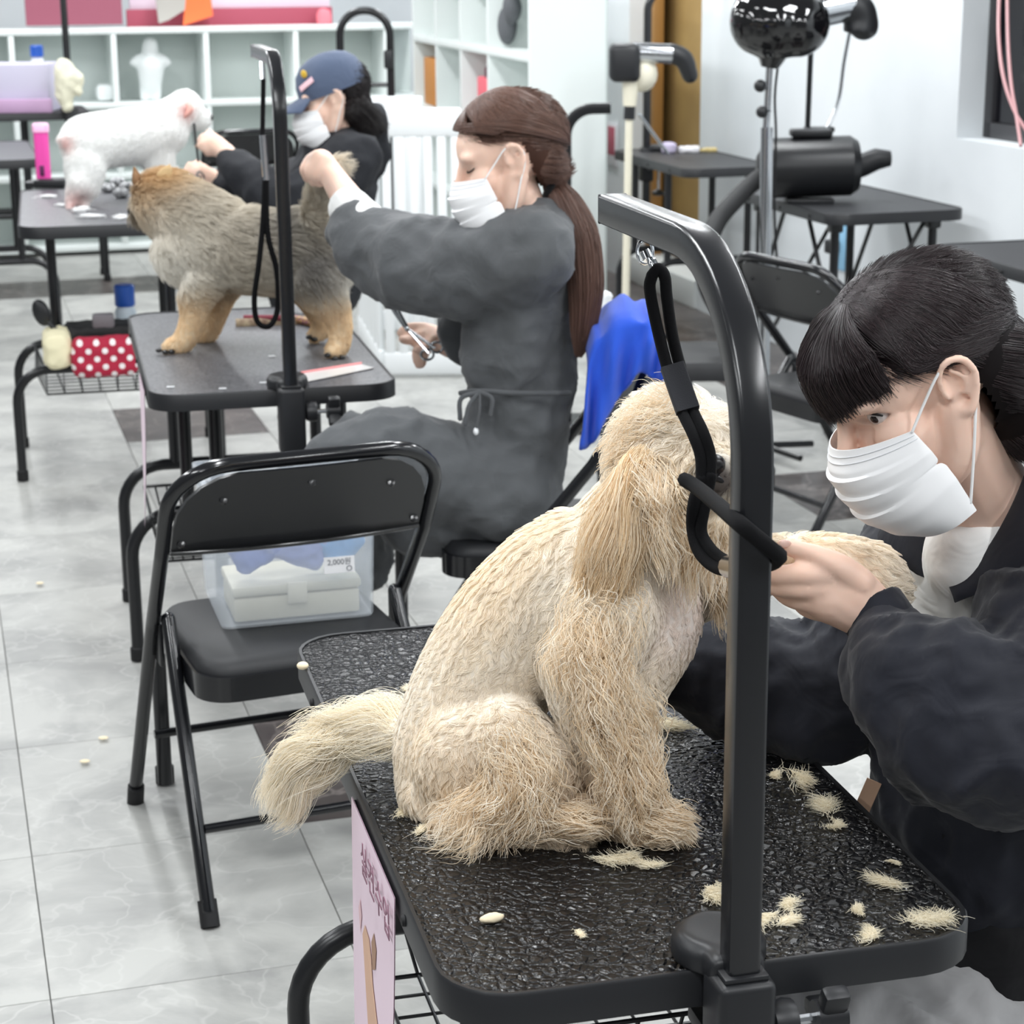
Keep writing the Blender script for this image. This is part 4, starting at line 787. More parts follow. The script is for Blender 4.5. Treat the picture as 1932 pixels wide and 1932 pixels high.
tg = MB().box((0, 0, 0), (.02, .0015, .042), M=Matrix.Translation(at(1638, 1500, 2.36)) @ Matrix.Rotation(.35, 4, 'Y') @ Matrix.Rotation(-.3, 4, 'Z'), bev=.0005, seg=1).build('leather_patch', mat('tan_patch', S(196, 160, 134), .6), None); adopt(tg, W1)

# ---------------------------------------------------------------- groomer in the charcoal dress, middle table
W2 = thing('person', 'person in a charcoal dress with brown ponytail trimming the grey and tan dog', 'person', at(960, 1010, 4.5).xy.to_3d())
H2 = frame(at(962, 298, 4.42), (-.96, -.08, -.27), (-.24, 0, .97), 1.16)
b = MB(); add_head(b, H2)
chain(b, [(965, 350, 4.43, .058), (985, 410, 4.44, .062), (1000, 460, 4.45, .075)], 14); chain(b, [(1000, 480, 4.45, .08), (985, 700, 4.47, .075), (970, 900, 4.48, .085)], 14)
chain(b, [(1000, 460, 4.36, .06), (860, 490, 4.44, .055), (720, 450, 4.58, .047), (680, 410, 4.66, .044), (645, 360, 4.8, .036), (622, 325, 4.88, .031), (605, 308, 4.92, .036)], 12)
bl(600, 312, 4.92, (.04, .035, .036), b)
for q in ([(590, 300, 4.9, .016), (574, 318, 4.9, .013), (580, 338, 4.92, .011)], [(600, 295, 4.88, .016), (583, 322, 4.87, .013), (590, 345, 4.89, .011)], [(612, 300, 4.87, .015), (596, 328, 4.86, .012), (602, 348, 4.88, .01)], [(622, 305, 4.87, .013), (608, 330, 4.86, .011), (612, 345, 4.88, .009)], [(620, 320, 4.9, .015), (628, 345, 4.92, .011)]): chain(b, q, 10)
chain(b, [(960, 480, 4.56, .06), (900, 620, 4.66, .05), (860, 650, 4.7, .036), (835, 645, 4.72, .03), (810, 636, 4.73, .034)], 12)          # scissor hand
for q in ([(800, 620, 4.73, .017), (772, 618, 4.73, .013), (755, 628, 4.72, .011)], [(798, 632, 4.71, .017), (772, 642, 4.7, .013), (758, 640, 4.69, .011)], [(800, 645, 4.71, .016), (785, 668, 4.7, .0125), (790, 690, 4.7, .0105)], [(808, 650, 4.71, .015), (800, 672, 4.7, .012), (797, 688, 4.7, .01)], [(815, 640, 4.7, .015), (800, 655, 4.68, .012), (785, 660, 4.67, .01)]): chain(b, q, 10)
me = remesh('body', b, .006, 4); adopt(obj('body', me, SKIN, None, 180), W2)
for s in (1, -1):
    t = MB(); chainw(t, [(.083, s * .017, .003, .001), (.0855, s * .028, -.001, .0016), (.081, s * .038, .0, .0016), (.072, s * .048, .005, .001)], 6, M=H2); adopt(t.build('eyelash', LASH, None, 180), W2); t = MB(); chainw(t, [(.087, s * .016, .024, .0016), (.086, s * .03, .0285, .0018), (.0745, s * .047, .024, .0009)], 6, sq=.6, M=H2); adopt(t.build('eyebrow', LASH, None, 180), W2)
add_mask(H2, W2, drop=.012)
b = MB(); chain(b, [(1012, 470, 4.44, .105), (990, 560, 4.46, .125), (978, 660, 4.47, .122), (985, 740, 4.48, .108), (975, 830, 4.48, .122), (950, 920, 4.5, .145)], 22)
chain(b, [(1015, 470, 4.34, .085), (1015, 470, 4.58, .08)], 14)
chain(b, [(1010, 475, 4.36, .098), (930, 505, 4.4, .105), (850, 515, 4.44, .104), (760, 490, 4.53, .096), (700, 462, 4.59, .08), (672, 440, 4.63, .066)], 18)
chain(b, [(970, 500, 4.56, .09), (910, 590, 4.64, .075), (880, 630, 4.68, .06)], 14)
chain(b, [(950, 925, 4.44, .135), (840, 890, 4.4, .11), (720, 860, 4.36, .098), (640, 868, 4.35, .085), (625, 960, 4.36, .08), (630, 1100, 4.38, .09)], 18)
chain(b, [(950, 925, 4.58, .13), (820, 880, 4.6, .1), (700, 850, 4.62, .09), (660, 900, 4.62, .085), (660, 1060, 4.62, .09)], 16)
chain(b, [(900, 960, 4.5, .12), (800, 950, 4.48, .11)], 16)
soft_body('dress', b, .011, GREYD, W2, 6, [(.018, 5, (1, 1, .6), 1.3), (.006, 14, (1, .8, 1), 4.4)])
cl = MB(); cp_ = at(990, 412, 4.44); cl.tube([cp_ + V(.012, 0, -.025), cp_ + V(-.004, 0, .012)], [.085, .07], 26); me = remesh('dress_collar', cl, .006, 3); adopt(obj('dress_collar', me, GREYD, None, 180), W2)
b = MB(); chain(b, [(690, 425, 4.62, .056), (672, 408, 4.67, .054), (660, 394, 4.7, .052)], 16); soft_body('cream_cuff', b, .005, KHAKI if False else TEE, W2, 3)
t = MB(); chainw(t, [tuple(at(1075, 742, 4.37)) + (.006,), tuple(at(980, 742, 4.345)) + (.006,), tuple(at(900, 738, 4.36)) + (.006,), tuple(at(868, 742, 4.4)) + (.006,)], 8, sq=.5)
for q in ([(905, 740, 4.345), (885, 765, 4.335), (878, 800, 4.335)], [(905, 740, 4.345), (905, 775, 4.33), (898, 812, 4.33)], [(905, 740, 4.345), (928, 752, 4.335), (925, 782, 4.335)], [(905, 740, 4.345), (870, 752, 4.345), (868, 790, 4.345)]): chainw(t, [tuple(at(*p)) + (.0055,) for p in q], 8, sq=.5)
adopt(t.build('waist_tie', GREYD, None, 180), W2); adopt(MB().ball(at(898, 814, 4.328), (.006, .006, .009)).build('tie_end', WPLAST, None, 180), W2)
hair_cap(H2, mat('brown_hair_base', S(66, 45, 37), .75, spec=.15), W2, ([-.06, -.036, -.02, .02, .06, .1], [-.4, -.06, .034, .036, .052, .06]), [((-.055, 0, -.005), (.048, .066, .066)), ((-.07, 0, -.035), (.03, .04, .036))], .008, cols=brn, comb=(-.95, 0, -.4), cnt=9000, hr=.0007)
def w2_hair(rs, n, K):
    sgn = np.where(rs.rand(n) < .7, 1, -1); q = rs.rand(n); d0 = np.stack([.75 - .7 * rs.rand(n), sgn * .1 * rs.rand(n), 1.0 + 0 * q], 1); d1 = np.stack([.72 - 1.5 * q, sgn * (.95 - .2 * q), .55 - .35 * q + .1 * rs.rand(n)], 1); d2 = np.stack([-1.0 + 0 * q, sgn * (.12 + .15 * rs.rand(n)), -.5 + 0 * q], 1)
    k = 1.08 + .07 * rs.rand(n); A = slerp_path(d0, d1, 6, k, k + .03); B = slerp_path(d1, d2, 7, k + .03, k); return np.concatenate([A, B[:, 1:]], 1)
strands('hair', w2_hair, 11000, 12, W2, brn, .0006, H2, 41, jit=.003)
def w2_fringe(rs, n, K):
    a = rs.rand(n) * 2 - 1; d0 = np.stack([.7 + .1 * rs.rand(n), a * .15, 1 + 0 * a], 1); d1 = np.stack([1.0 + 0 * a, .1 + a * .75, .5 + .1 * rs.rand(n)], 1); d2 = np.stack([.35 - .3 * rs.rand(n), np.where(a > -.2, 1.0, -1.0), .22 + .15 * rs.rand(n)], 1)
    k = 1.08 + .06 * rs.rand(n); return np.concatenate([slerp_path(d0, d1, 6, k, k + .03), slerp_path(d1, d2, 7, k + .03, k)[:, 1:]], 1)
strands('fringe', w2_fringe, 4000, 12, W2, brn, .0006, H2, 42, jit=.003)
def tail_strands(name, path, spread, n, K, cols, root, r0, seed):
    rs = np.random.RandomState(seed); Q = np.array(catmull([tuple(at(*p)) for p in path], 8)); tt = np.linspace(0, 1, len(Q)); s = np.linspace(0, 1, K); o = rs.randn(n, 3); o /= np.linalg.norm(o, axis=1, keepdims=True); o *= rs.rand(n, 1) ** .5; e = .8 + .2 * rs.rand(n)
    ts = s[None] * e[:, None]; P = np.stack([np.interp(ts, tt, Q[:, a]) for a in range(3)], 2); sp = np.interp(ts, np.linspace(0, 1, len(spread)), spread); P = P + o[:, None] * sp[..., None]; mx = rs.rand(n, 1)
    return curves(name, P, r0 * np.linspace(1, .5, K)[None] * np.ones((n, 1)), HAIR, root, cols[0][None] * (1 - mx) + cols[1][None] * mx)
tail_strands('ponytail', [(1042, 350, 4.43), (1068, 385, 4.42), (1095, 450, 4.4), (1105, 540, 4.38), (1100, 620, 4.37), (1092, 670, 4.37)], [.022, .036, .045, .042, .03, .01], 6000, 14, brn, W2, .0006, 43)
adopt(MB().tube([at(1044, 352, 4.43) + V(.016 * math.cos(a), .03 * math.sin(a), .026 * math.cos(a + .6)) for a in np.linspace(0, 6.283, 20)[:-1]], .009, 8, closed=True).build('hair_tie', BLKC, None, 180), W2)

# ---------------------------------------------------------------- groomer with the cap, far table
W3 = thing('person', 'person in a blue baseball cap and dark jacket combing the white dog', 'person', at(610, 520, 6.95).xy.to_3d())
H3 = frame(at(628, 188, 6.95), (-.95, -.18, -.2), (-.2, 0, .97), 1.16)
b = MB(); add_head(b, H3); chain(b, [(630, 230, 6.96, .056), (640, 280, 6.97, .08), (640, 400, 7.0, .12)], 12)
chain(b, [(660, 300, 6.85, .06), (560, 370, 6.8, .05), (470, 330, 6.85, .04), (428, 290, 6.92, .034), (405, 272, 6.95, .036)], 12)
for q in ([(400, 262, 6.95, .018), (385, 256, 6.95, .013), (376, 264, 6.95, .011)], [(396, 270, 6.94, .017), (380, 270, 6.93, .013), (372, 276, 6.93, .011)], [(400, 280, 6.94, .016), (384, 282, 6.93, .012)], [(408, 260, 6.96, .014), (394, 248, 6.97, .011)], [(404, 288, 6.94, .014), (390, 292, 6.94, .01)]): chain(b, q, 8)
chain(b, [(600, 340, 7.1, .05), (480, 360, 7.1, .04), (405, 338, 7.05, .034), (378, 326, 7.04, .036)], 12)
for q in ([(372, 318, 7.04, .016), (356, 310, 7.04, .012)], [(368, 325, 7.03, .016), (350, 322, 7.03, .012)], [(370, 333, 7.03, .015), (354, 334, 7.03, .011)], [(376, 340, 7.03, .014), (362, 344, 7.03, .01)], [(380, 316, 7.04, .014), (372, 304, 7.05, .01)]): chain(b, q, 8)
me = remesh('body', b, .0085, 3); adopt(obj('body', me, SKIN, None, 180), W3); hair_cap(H3, mat('black_hair_base', S(20, 16, 17), .75, spec=.15), W3, ([-.06, -.036, -.02, .02, .06, .1], [-.4, -.06, .034, .036, .052, .06]), [((-.062, 0, -.01), (.05, .066, .07)), ((-.08, 0, -.06), (.04, .05, .05))], .009, cols=(rgb(22, 18, 20), rgb(44, 36, 38)), cnt=4000, hr=.0011); add_mask(H3, W3, drop=.005)
b = MB(); chain(b, [(635, 290, 6.97, .12), (625, 350, 7.0, .16), (600, 430, 7.0, .18), (590, 520, 7.0, .18)], 18); chain(b, [(665, 300, 6.84, .1), (620, 350, 6.8, .095), (545, 375, 6.78, .085), (480, 345, 6.83, .07), (437, 303, 6.9, .05)], 16)
chain(b, [(600, 340, 7.1, .1), (500, 365, 7.1, .08), (425, 345, 7.06, .055)], 14); chain(b, [(690, 225, 7.0, .07), (700, 270, 7.02, .075), (680, 310, 7.02, .08)], 14)
soft_body('jacket', b, .014, mat('dark_jacket', S(28, 30, 36), .8, bump=(30, .4, .01)), W3, 5, [(.012, 8, (1, 1, 1), 9.1)])
cp = MB(); n = 24
prof = [(1.12, -.02), (1.13, .02), (1.1, .05), (1.0, .08), (.8, .103), (.5, .118), (.2, .125)]
for i in range(n + 1): pass
MB_c = MB(); MB_c.lathe([(.092, .012), (.094, .03), (.0925, .055), (.083, .085), (.064, .108), (.036, .122), (.006, .127)], 28, H3 @ Matrix.Translation((-.012, 0, .012)) @ Matrix.Rotation(.14, 4, 'Y') @ Matrix.Diagonal((1.14, .95, 1, 1)))
CAPB = cloth_mat('denim_blue_cap', S(92, 104, 128), S(78, 90, 114)); cap_o = adopt(MB_c.build('cap', CAPB, None, 60), W3)
vis = []; fv = []
for j in range(6):
    for i in range(15):
        a = (i / 14 * 2 - 1) * 1.15; r = j / 5; vis.append(((.085 + .085 * r * math.cos(a * .9)) * math.cos(a * .55), .088 * math.sin(a), .03 - .03 * r - .012 * math.sin(a) ** 2))
for j in range(5):
    for i in range(14): k = j * 15 + i; fv.append((k, k + 1, k + 16, k + 15))
nv_ = len(vis); fv += [tuple(q + nv_ for q in f[::-1]) for f in fv]; adopt(MB().add(vis + [(x, y, z - .004) for x, y, z in vis], fv, H3).build('cap_brim', CAPB, None, 60), W3)
adopt(MB().box((0, 0, 0), (.052, .004, .018), M=H3 @ Matrix.Translation((.07, .062, .062)) @ Matrix.Rotation(-.75, 4, 'Z') @ Matrix.Rotation(.45, 4, 'X') @ Matrix.Rotation(.5, 4, 'Y'), bev=.001).build('cap_patch', mat('pink_white_patch', S(240, 196, 204), .6), None), W3)
adopt(MB().ball((0, 0, 0), (.012, .004, .012), 12, H3 @ Matrix.Translation((.07, .055, .092)) @ Matrix.Rotation(-.8, 4, 'Z')).build('cap_emblem', mat('yellow_patch', S(226, 186, 66), .6), None), W3)
tail_strands('hair', [(650, 185, 6.93), (672, 205, 6.92), (690, 225, 6.94), (700, 240, 6.95)], [.03, .05, .06, .07], 2500, 9, (rgb(20, 17, 18), rgb(38, 32, 32)), W3, .0012, 51)
# ================================================================== things on and around the tables
def xf(t): return t.matrix_basis.copy()
def text_mesh(body, size, M, m, name, parent, mirror=False):
    c = bpy.data.curves.new('t', 'FONT'); c.body = body; c.size = size; c.align_x = 'CENTER'; c.align_y = 'CENTER'; c.extrude = size * 0.01
    o = bpy.data.objects.new('t', c); COL.objects.link(o); dg = bpy.context.evaluated_depsgraph_get(); me = bpy.data.meshes.new_from_object(o.evaluated_get(dg)); bpy.data.objects.remove(o)
    me.transform(M); return adopt(obj(name, me, m, None, 0), parent)
STRAP = mat('black_cotton_strap', S(14, 14, 16), 0.95, spec=.2, bump=(900, 0.5, 0.0008)); STRAP2 = mat('worn_black_webbing', S(40, 41, 46), 0.85, bump=(700, 0.4, 0.0008))
def cord(mb, pts, r, n=8, sub=6, sq=1.0):
    mb.tube(catmull([tuple(at(*p)) for p in pts], sub), r, n, sq=sq, dome=True); return mb
# noose of the near arm: hook, doubled strap, loop drawn around the post
ns = thing('grooming_noose', 'black cotton noose hanging from the near arm across the cream dog muzzle', 'leash', at(1235, 505, 2.27))
adopt(cord(cord(MB(), [(1230, 520, 2.25), (1226, 545, 2.25), (1238, 610, 2.24), (1258, 690, 2.22), (1282, 765, 2.19), (1308, 820, 2.15), (1322, 860, 2.135), (1324, 905, 2.125)], .0068), [(1230, 520, 2.25), (1242, 507, 2.25), (1254, 522, 2.25), (1258, 560, 2.25), (1268, 630, 2.24), (1284, 695, 2.22), (1303, 765, 2.19), (1326, 815, 2.15), (1340, 860, 2.135), (1340, 905, 2.125)], .0068).build('strap', STRAP, None, 180), ns)
adopt(MB().tube([at(1268, 690, 2.21), at(1284, 735, 2.195), at(1298, 775, 2.18)], 1, rect=(.0135, .0065), up=(1, 0, 0)).build('stitched_sleeve', STRAP2, None, 30), ns)
adopt(cord(cord(MB(), [(1324, 905, 2.125), (1310, 950, 2.12), (1308, 1000, 2.12), (1322, 1045, 2.1), (1352, 1070, 2.06), (1388, 1076, 2.0)], .0076), [(1340, 900, 2.125), (1330, 950, 2.12), (1322, 1000, 2.115), (1336, 1030, 2.1), (1362, 1055, 2.06), (1392, 1066, 2.0)], .0072).build('loop', STRAP, None, 180), ns)
adopt(cord(MB(), [(1292, 905, 2.1), (1318, 922, 2.06), (1352, 950, 1.95), (1392, 985, 1.812), (1425, 1012, 1.795), (1460, 1040, 1.80), (1470, 1050, 1.83), (1455, 1062, 1.9), (1412, 1074, 1.96), (1388, 1073, 2.0)], .0082).build('tail_strap', STRAP, None, 180), ns)
adopt(MB().tube([at(1376, 1069, 2.02), at(1402, 1075, 1.97)], .0125, 12).build('slide_ring', CHROME, None), ns)
hk = MB(); hk.tube([at(1216, 424, 2.27), at(1217, 452, 2.265)], .006, 10); hk.tube([at(1217, 455, 2.265) + V(.009 * math.cos(a), 0, -.012 + .014 * math.sin(a)) for a in np.linspace(0, 6.28, 17)[:-1]], .0022, 6, closed=True)
hk.tube(catmull([tuple(at(*p)) for p in ((1220, 470, 2.26), (1226, 482, 2.258), (1236, 494, 2.255), (1240, 508, 2.25), (1234, 512, 2.25), (1228, 500, 2.252), (1222, 484, 2.256))], 4), .0028, 6); hk.tube([at(1218, 476, 2.262), at(1224, 490, 2.256)], .0065, 10)
adopt(hk.build('snap_hook', CHROME, None, 60), ns)
ns = thing('grooming_noose', 'thin black noose hanging from the middle arm over the grey and tan dog', 'leash', at(497, 120, 5.02))
adopt(cord(cord(MB(), [(497, 150, 5.0), (496, 210, 4.99), (495, 260, 4.98)], .006), [(500, 335, 4.97), (496, 420, 4.96), (488, 500, 4.95), (480, 560, 4.95), (483, 600, 4.95), (495, 615, 4.95), (512, 612, 4.95), (524, 580, 4.96), (522, 510, 4.96), (505, 440, 4.96), (502, 335, 4.97)], .007).build('strap', STRAP, None, 180), ns)
adopt(MB().tube([at(493, 88, 5.03), at(496, 150, 5.0)], .007, 8).build('steel_link', CHROME, None), ns); adopt(MB().tube([at(496, 255, 4.98), at(502, 340, 4.97)], .009, 8).build('steel_link', CHROME, None), ns)
# pink class notices hanging on the table edges
PINKP = mat('pink_paper', S(244, 222, 234), 0.85); INK = mat('mauve_ink', S(150, 112, 128), 0.85); TANP = mat('tan_print', S(222, 182, 156), 0.85); TANP2 = mat('brown_print', S(176, 140, 118), 0.85)
def notice(label, tb, fl, rz, y0, y1, drop, printed):
    e1 = V(math.cos(rz), math.sin(rz), 0); e2 = V(-math.sin(rz), math.cos(rz), 0); o = V(fl[0], fl[1], tb - .01) - e1 * .004 + e2 * y0; L_ = y1 - y0
    t = thing('paper_notice', label, 'notice', o, rz); n = 8; g = MB()
    for th in (0, -.0012):
        for j in range(n + 1):
            for i in range(n + 1): u, w = i / n, j / n; g.v.append((th - .006 * w - .012 * w * w * (1 - u), u * L_, -w * drop))
    for s in range(2):
        for j in range(n):
            for i in range(n): k = s * (n + 1) ** 2 + j * (n + 1) + i; f = (k, k + 1, k + n + 2, k + n + 1); g.f.append(f if s == 0 else f[::-1])
    g.build('sheet', PINKP, t, 180)
    if printed:
        M0 = Matrix.Translation(o) @ Matrix.Rotation(rz, 4, 'Z')
        def P(u, w, off=-.0022): return M0 @ Vector((off - .006 * w - .012 * w * w * (1 - u), u * L_, -w * drop))
        def flat(name, pts, m):
            g = MB(); g.v = [tuple(P(u, w)) for u, w in pts]; g.f = [tuple(range(len(pts)))]; adopt(g.build(name, m, None, 0), t)
        # seen from outside the sheet reads far end to near end
        R = Matrix(((0, 0, -1, 0), (-1, 0, 0, 0), (0, 1, 0, 0), (0, 0, 0, 1)))
        for ch, u in zip('실견수업', (.60, .43, .26, .09)):
            pos = M0 @ Vector((-.0065, u * L_, -drop * .11)); text_mesh(ch, .05, Matrix.Translation(pos) @ Matrix.Rotation(rz, 4, 'Z') @ R, INK, 'printed_letter', t)
        flat('printed_dog', [(.72, .42), (.66, .36), (.55, .37), (.5, .42), (.46, .5), (.3, .62), (.2, .72), (.18, .95), (.24, .98), (.27, .82), (.38, .8), (.5, .98), (.56, .97), (.54, .75), (.62, .62), (.68, .5)], TANP)
        flat('printed_ear', [(.5, .36), (.44, .3), (.38, .34), (.4, .42), (.47, .45)], TANP2); flat('printed_ear', [(.74, .36), (.78, .31), (.82, .36), (.78, .44)], mat('pink_print', S(236, 200, 204), .85))
    return t
_e2 = V(-math.sin(R1), math.cos(R1), 0); _fl = V(-.068, 1.80, 0)
notice('pink notice with printed letters and a tan dog on the near table edge', T1H, (-.068, 1.80), R1, (on(757, 1678, T1H) - _fl).dot(_e2), (on(668, 1488, T1H) - _fl).dot(_e2), .36, True)
notice('plain pink sheet hanging edge-on from the middle table', T2H, (-.852, 4.588), R2, .12, .36, .34, False)
# clear storage box on the chair
BOXM = mat('frosted_plastic', S(232, 238, 244), 0.3, alpha=0.26); pl_, pr_ = on(412, 1192, .479), on(716, 1163, .479); bw = (pr_ - pl_).length; brz = math.atan2(pr_.y - pl_.y, pr_.x - pl_.x)
bx = thing('storage_box', 'frosted clear storage box on the black folding chair seat', 'box', pl_, brz); bd, bh = .29, .27; o_ = rrect(bw, bd, .02, 4, bw / 2, bd / 2); i_ = rrect(bw - .006, bd - .006, .018, 4, bw / 2, bd / 2); n = len(o_); sc_ = lambda P, k: [((x - bw / 2) * k + bw / 2, (y - bd / 2) * k + bd / 2) for x, y in P]
rings = [(sc_(o_, .94), 0.0), (sc_(o_, .955), .006), (sc_(o_, 1.0), bh), (sc_(o_, 1.03), bh), (sc_(o_, 1.03), bh + .008), (sc_(i_, 1.0), bh + .008), (sc_(i_, .95), .004)]
g = MB(); g.v = [(x, y, z) for P, z in rings for x, y in P]; g.f = [(i * n + a, i * n + (a + 1) % n, (i + 1) * n + (a + 1) % n, (i + 1) * n + a) for i in range(len(rings) - 1) for a in range(n)] + [tuple(range(n - 1, -1, -1)), tuple((len(rings) - 1) * n + a for a in range(n))]; g.build('body', BOXM, bx, 50)
Mb = xf(bx)
st = adopt(MB().box((bw * .76, .004, .115), (.062, .0012, .034), M=Mb).build('price_sticker', mat('sticker_white', S(246, 246, 248), .6), None), bx)
text_mesh('2,000원', .0155, Mb @ Matrix.Translation((bw * .76, .0028, .121)) @ Matrix.Rotation(math.pi / 2, 4, 'X'), mat('grey_print', S(120, 122, 130), .7), 'printed_price', bx)
adopt(MB().tube([Mb @ Vector((bw * .76 + .02 + .005 * math.cos(a), .0028, .107 + .005 * math.sin(a))) for a in np.linspace(0, 6.28, 15)[:-1]], .0008, 5, closed=True).build('printed_ring', mat('grey_print', S(120, 122, 130), .7), None), bx)
cs = thing('pencil_case', 'cream plastic case with a latch lying inside the clear box', 'case', Mb @ Vector((bw * .5, bd * .34, .007)), brz); CREAMY = mat('cream_case', S(226, 222, 204), .5)
MB().box((0, 0, .026), (bw * .78, bd * .55, .05), bev=.006).build('case_base', CREAMY, cs); MB().box((0, 0, .064), (bw * .8, bd * .57, .022), bev=.006).build('case_lid', CREAMY, cs); MB().box((0, -bd * .29, .055), (.04, .006, .045), bev=.003).build('latch', mat('latch_cream', S(240, 236, 220), .5), cs)
for lb, x, rx, w, c in (('periwinkle blue pouch leaning in the clear box', .27, -.45, .1, S(120, 140, 206)), ('long blue pouch across the middle of the clear box', .52, .35, .13, S(146, 160, 214)), ('sky blue packet at the end of the clear box nearest the table', .8, -.6, .09, S(112, 170, 224))):
    q = MB(); q.box((0, 0, 0), (w, .03, .075), bev=.012, seg=3); me = remesh('pouch', q, .005, 3); wrinkle(me, .004, 25, seed=x * 9); po = obj('pouch', me, mat('blue_' + str(x), c, .5), None, 180); po.matrix_basis = Mb @ Matrix.Translation((bw * x, bd * .2, .148)) @ Matrix.Rotation(rx, 4, 'Y'); tag(po, lb, 'pouch')
# loose tube standing under the chair
q = MB(); q.tube([on(312, 1478, .04), on(312, 1478, .04) + V(0, 0, .33)], .0165, 12); lg = q.build('support_tube', TUBE, None)
tag(lg, 'upright black tube with a rubber foot under the near folding chair', 'tube'); MB().lathe([(.014, 0), (.021, .003), (.021, .04), (.017, .044)], 12, Matrix.Translation(on(312, 1478, 0))).build('rubber_foot', RUB, lg)
# tufts of clipped fur on the near table
def tuft(px_, py_, size, label, zt=T1H, n=420, col=(rgb(252, 246, 228), rgb(240, 228, 200)), ang=None, flat=.35, m=FUR, r0=.00034):
    rs = np.random.RandomState(int(px_ * 7 + py_)); c = np.array(on(px_, py_, zt + .002)); a0 = rs.rand() * 6.28 if ang is None else ang; K = 6; d = np.array([math.cos(a0), math.sin(a0), 0]); s_ = np.array([-d[1], d[0], 0])
    bend = rs.randn() * .8; tb = rs.randn(n, 1) * .26; base = c + d * (tb * size) + s_ * ((rs.randn(n, 1) * .1 + bend * tb ** 2) * size) + np.array([0, 0, 1]) * rs.rand(n, 1) * size * .14
    grp = rs.randint(0, 7, n); an = a0 + rs.randn(7)[grp] * .45 + rs.randn(n) * .16 + np.where(grp == 6, 2.7, 0); v_ = np.stack([np.cos(an), np.sin(an), (rs.rand(n) - .25) * flat], 1); L = size * (.2 + .32 * rs.rand(n)); cv = rs.randn(7)[grp][:, None] * .7 + rs.randn(n, 1) * .15; pos = np.zeros((n, K, 3)); cur = base; pos[:, 0] = cur
    for k in range(1, K):
        side = np.stack([-v_[:, 1], v_[:, 0], 0 * an], 1); v_ = v_ + side * cv * .22; v_ /= np.linalg.norm(v_, axis=1, keepdims=True); cur = cur + v_ * (L / (K - 1))[:, None]; cur[:, 2] = np.maximum(cur[:, 2], zt + .0015); pos[:, k] = cur
    mx = rs.rand(n, 1); o = curves('fur_tuft', pos, r0 * np.linspace(1, .4, K)[None] * np.ones((n, 1)), m, None, col[0][None] * (1 - mx) + col[1][None] * mx); return tag(o, label, 'fur tuft', 'fur clippings on the near table')
for a in ((1165, 1628, .045, 'curled cream fur tuft in front of the dog front paw'), (1225, 1636, .03, 'small cream fur tuft touching the curled one before the paw'), (1258, 1372, .05, 'pale fluffy fur tuft behind the dog front leg'), (1512, 1470, .05, 'round fluffy fur tuft at the table edge near the jacket', ), (1462, 1462, .02, 'thin fur wisp beside the round fluffy tuft'),
          (1560, 1524, .045, 'flat grey cream fur tuft near the round fluffy one'), (1582, 1560, .022, 'short bright fur tuft behind the arm post'), (1672, 1669, .036, 'spiky fur tuft along the long table edge'), (1690, 1627, .012, 'tiny fur speck at the long table edge'), (1340, 1687, .04, 'fur tuft tucked behind the clamp'), (1442, 1735, .03, 'fur tuft emerging beside the arm post foot'),
          (1488, 1705, .026, 'upright fur sliver between clamp and table corner'), (1486, 1740, .026, 'fanned fur tuft between clamp and front edge'), (1616, 1716, .022, 'curved thin fur wisp in the table corner'), (1752, 1741, .048, 'large branching fur tuft in the rounded table corner'), (1645, 1768, .028, 'flat fur tuft close to the front edge'),
          (1093, 1762, .014, 'faint fur wisp in the empty middle of the table'), (795, 1568, .022, 'frayed fur tuft beside the dog rump'), (765, 1530, .03, 'white wispy fur tuft at the table side near the rump'), (775, 1305, .03, 'cream fur tuft behind the dog back')): tuft(*a)
ov = MB(); ov.ball((0, 0, 0), (.014, .0065, .005)); me = ov.mesh('fur_tuft'); wrinkle(me, .0008, 200); pb = obj('fur_tuft', me, mat('packed_fur', S(244, 228, 196), .9), None, 180); pb.location = on(928, 1732, T1H + .005); pb.rotation_euler = (0, 0, .35); tag(pb, 'smooth oval fur pellet alone on the black mat', 'fur tuft', 'fur clippings on the near table')
ov = MB(); ov.ball((0, 0, 0), (.009, .008, .006)); me = ov.mesh('fur_tuft'); pb = obj('fur_tuft', me, mat('packed_fur', S(244, 228, 196), .9), None, 180); pb.location = on(571, 1256, T1H + .007); tag(pb, 'small fur pellet on the far rounded table corner', 'fur tuft', 'fur clippings on the near table')
for k, (a, b_) in enumerate(((75, 1100), (195, 1392), (160, 1436))):
    pb = obj('floor_fluff', MB().ball((0, 0, 0), (.012, .009, .003)).mesh('floor_fluff'), mat('packed_fur', S(244, 228, 196), .9), None, 180); pb.location = on(a, b_, .008); tag(pb, ('white fluff on the bare tiles beside the table foot', 'white fluff on the tiles beside the chair leg', 'grey fluff on the tiles below the white one')[k], 'fluff')
# ================================================================== the back of the room
def onv(x, y, v): d = ray(x, y); o = V(0, 0, CH); t = (v - o.dot(VA)) / d.dot(VA); P = o + d * t; return P.dot(UA), P.z      # pixel to the plane v = const (u, z)
def rp(u, v, z): return uv(u, v, z)
SHW = mat('shelf_white', S(232, 238, 236), 0.5); SHB = mat('shelf_back', S(214, 222, 219), 0.6)
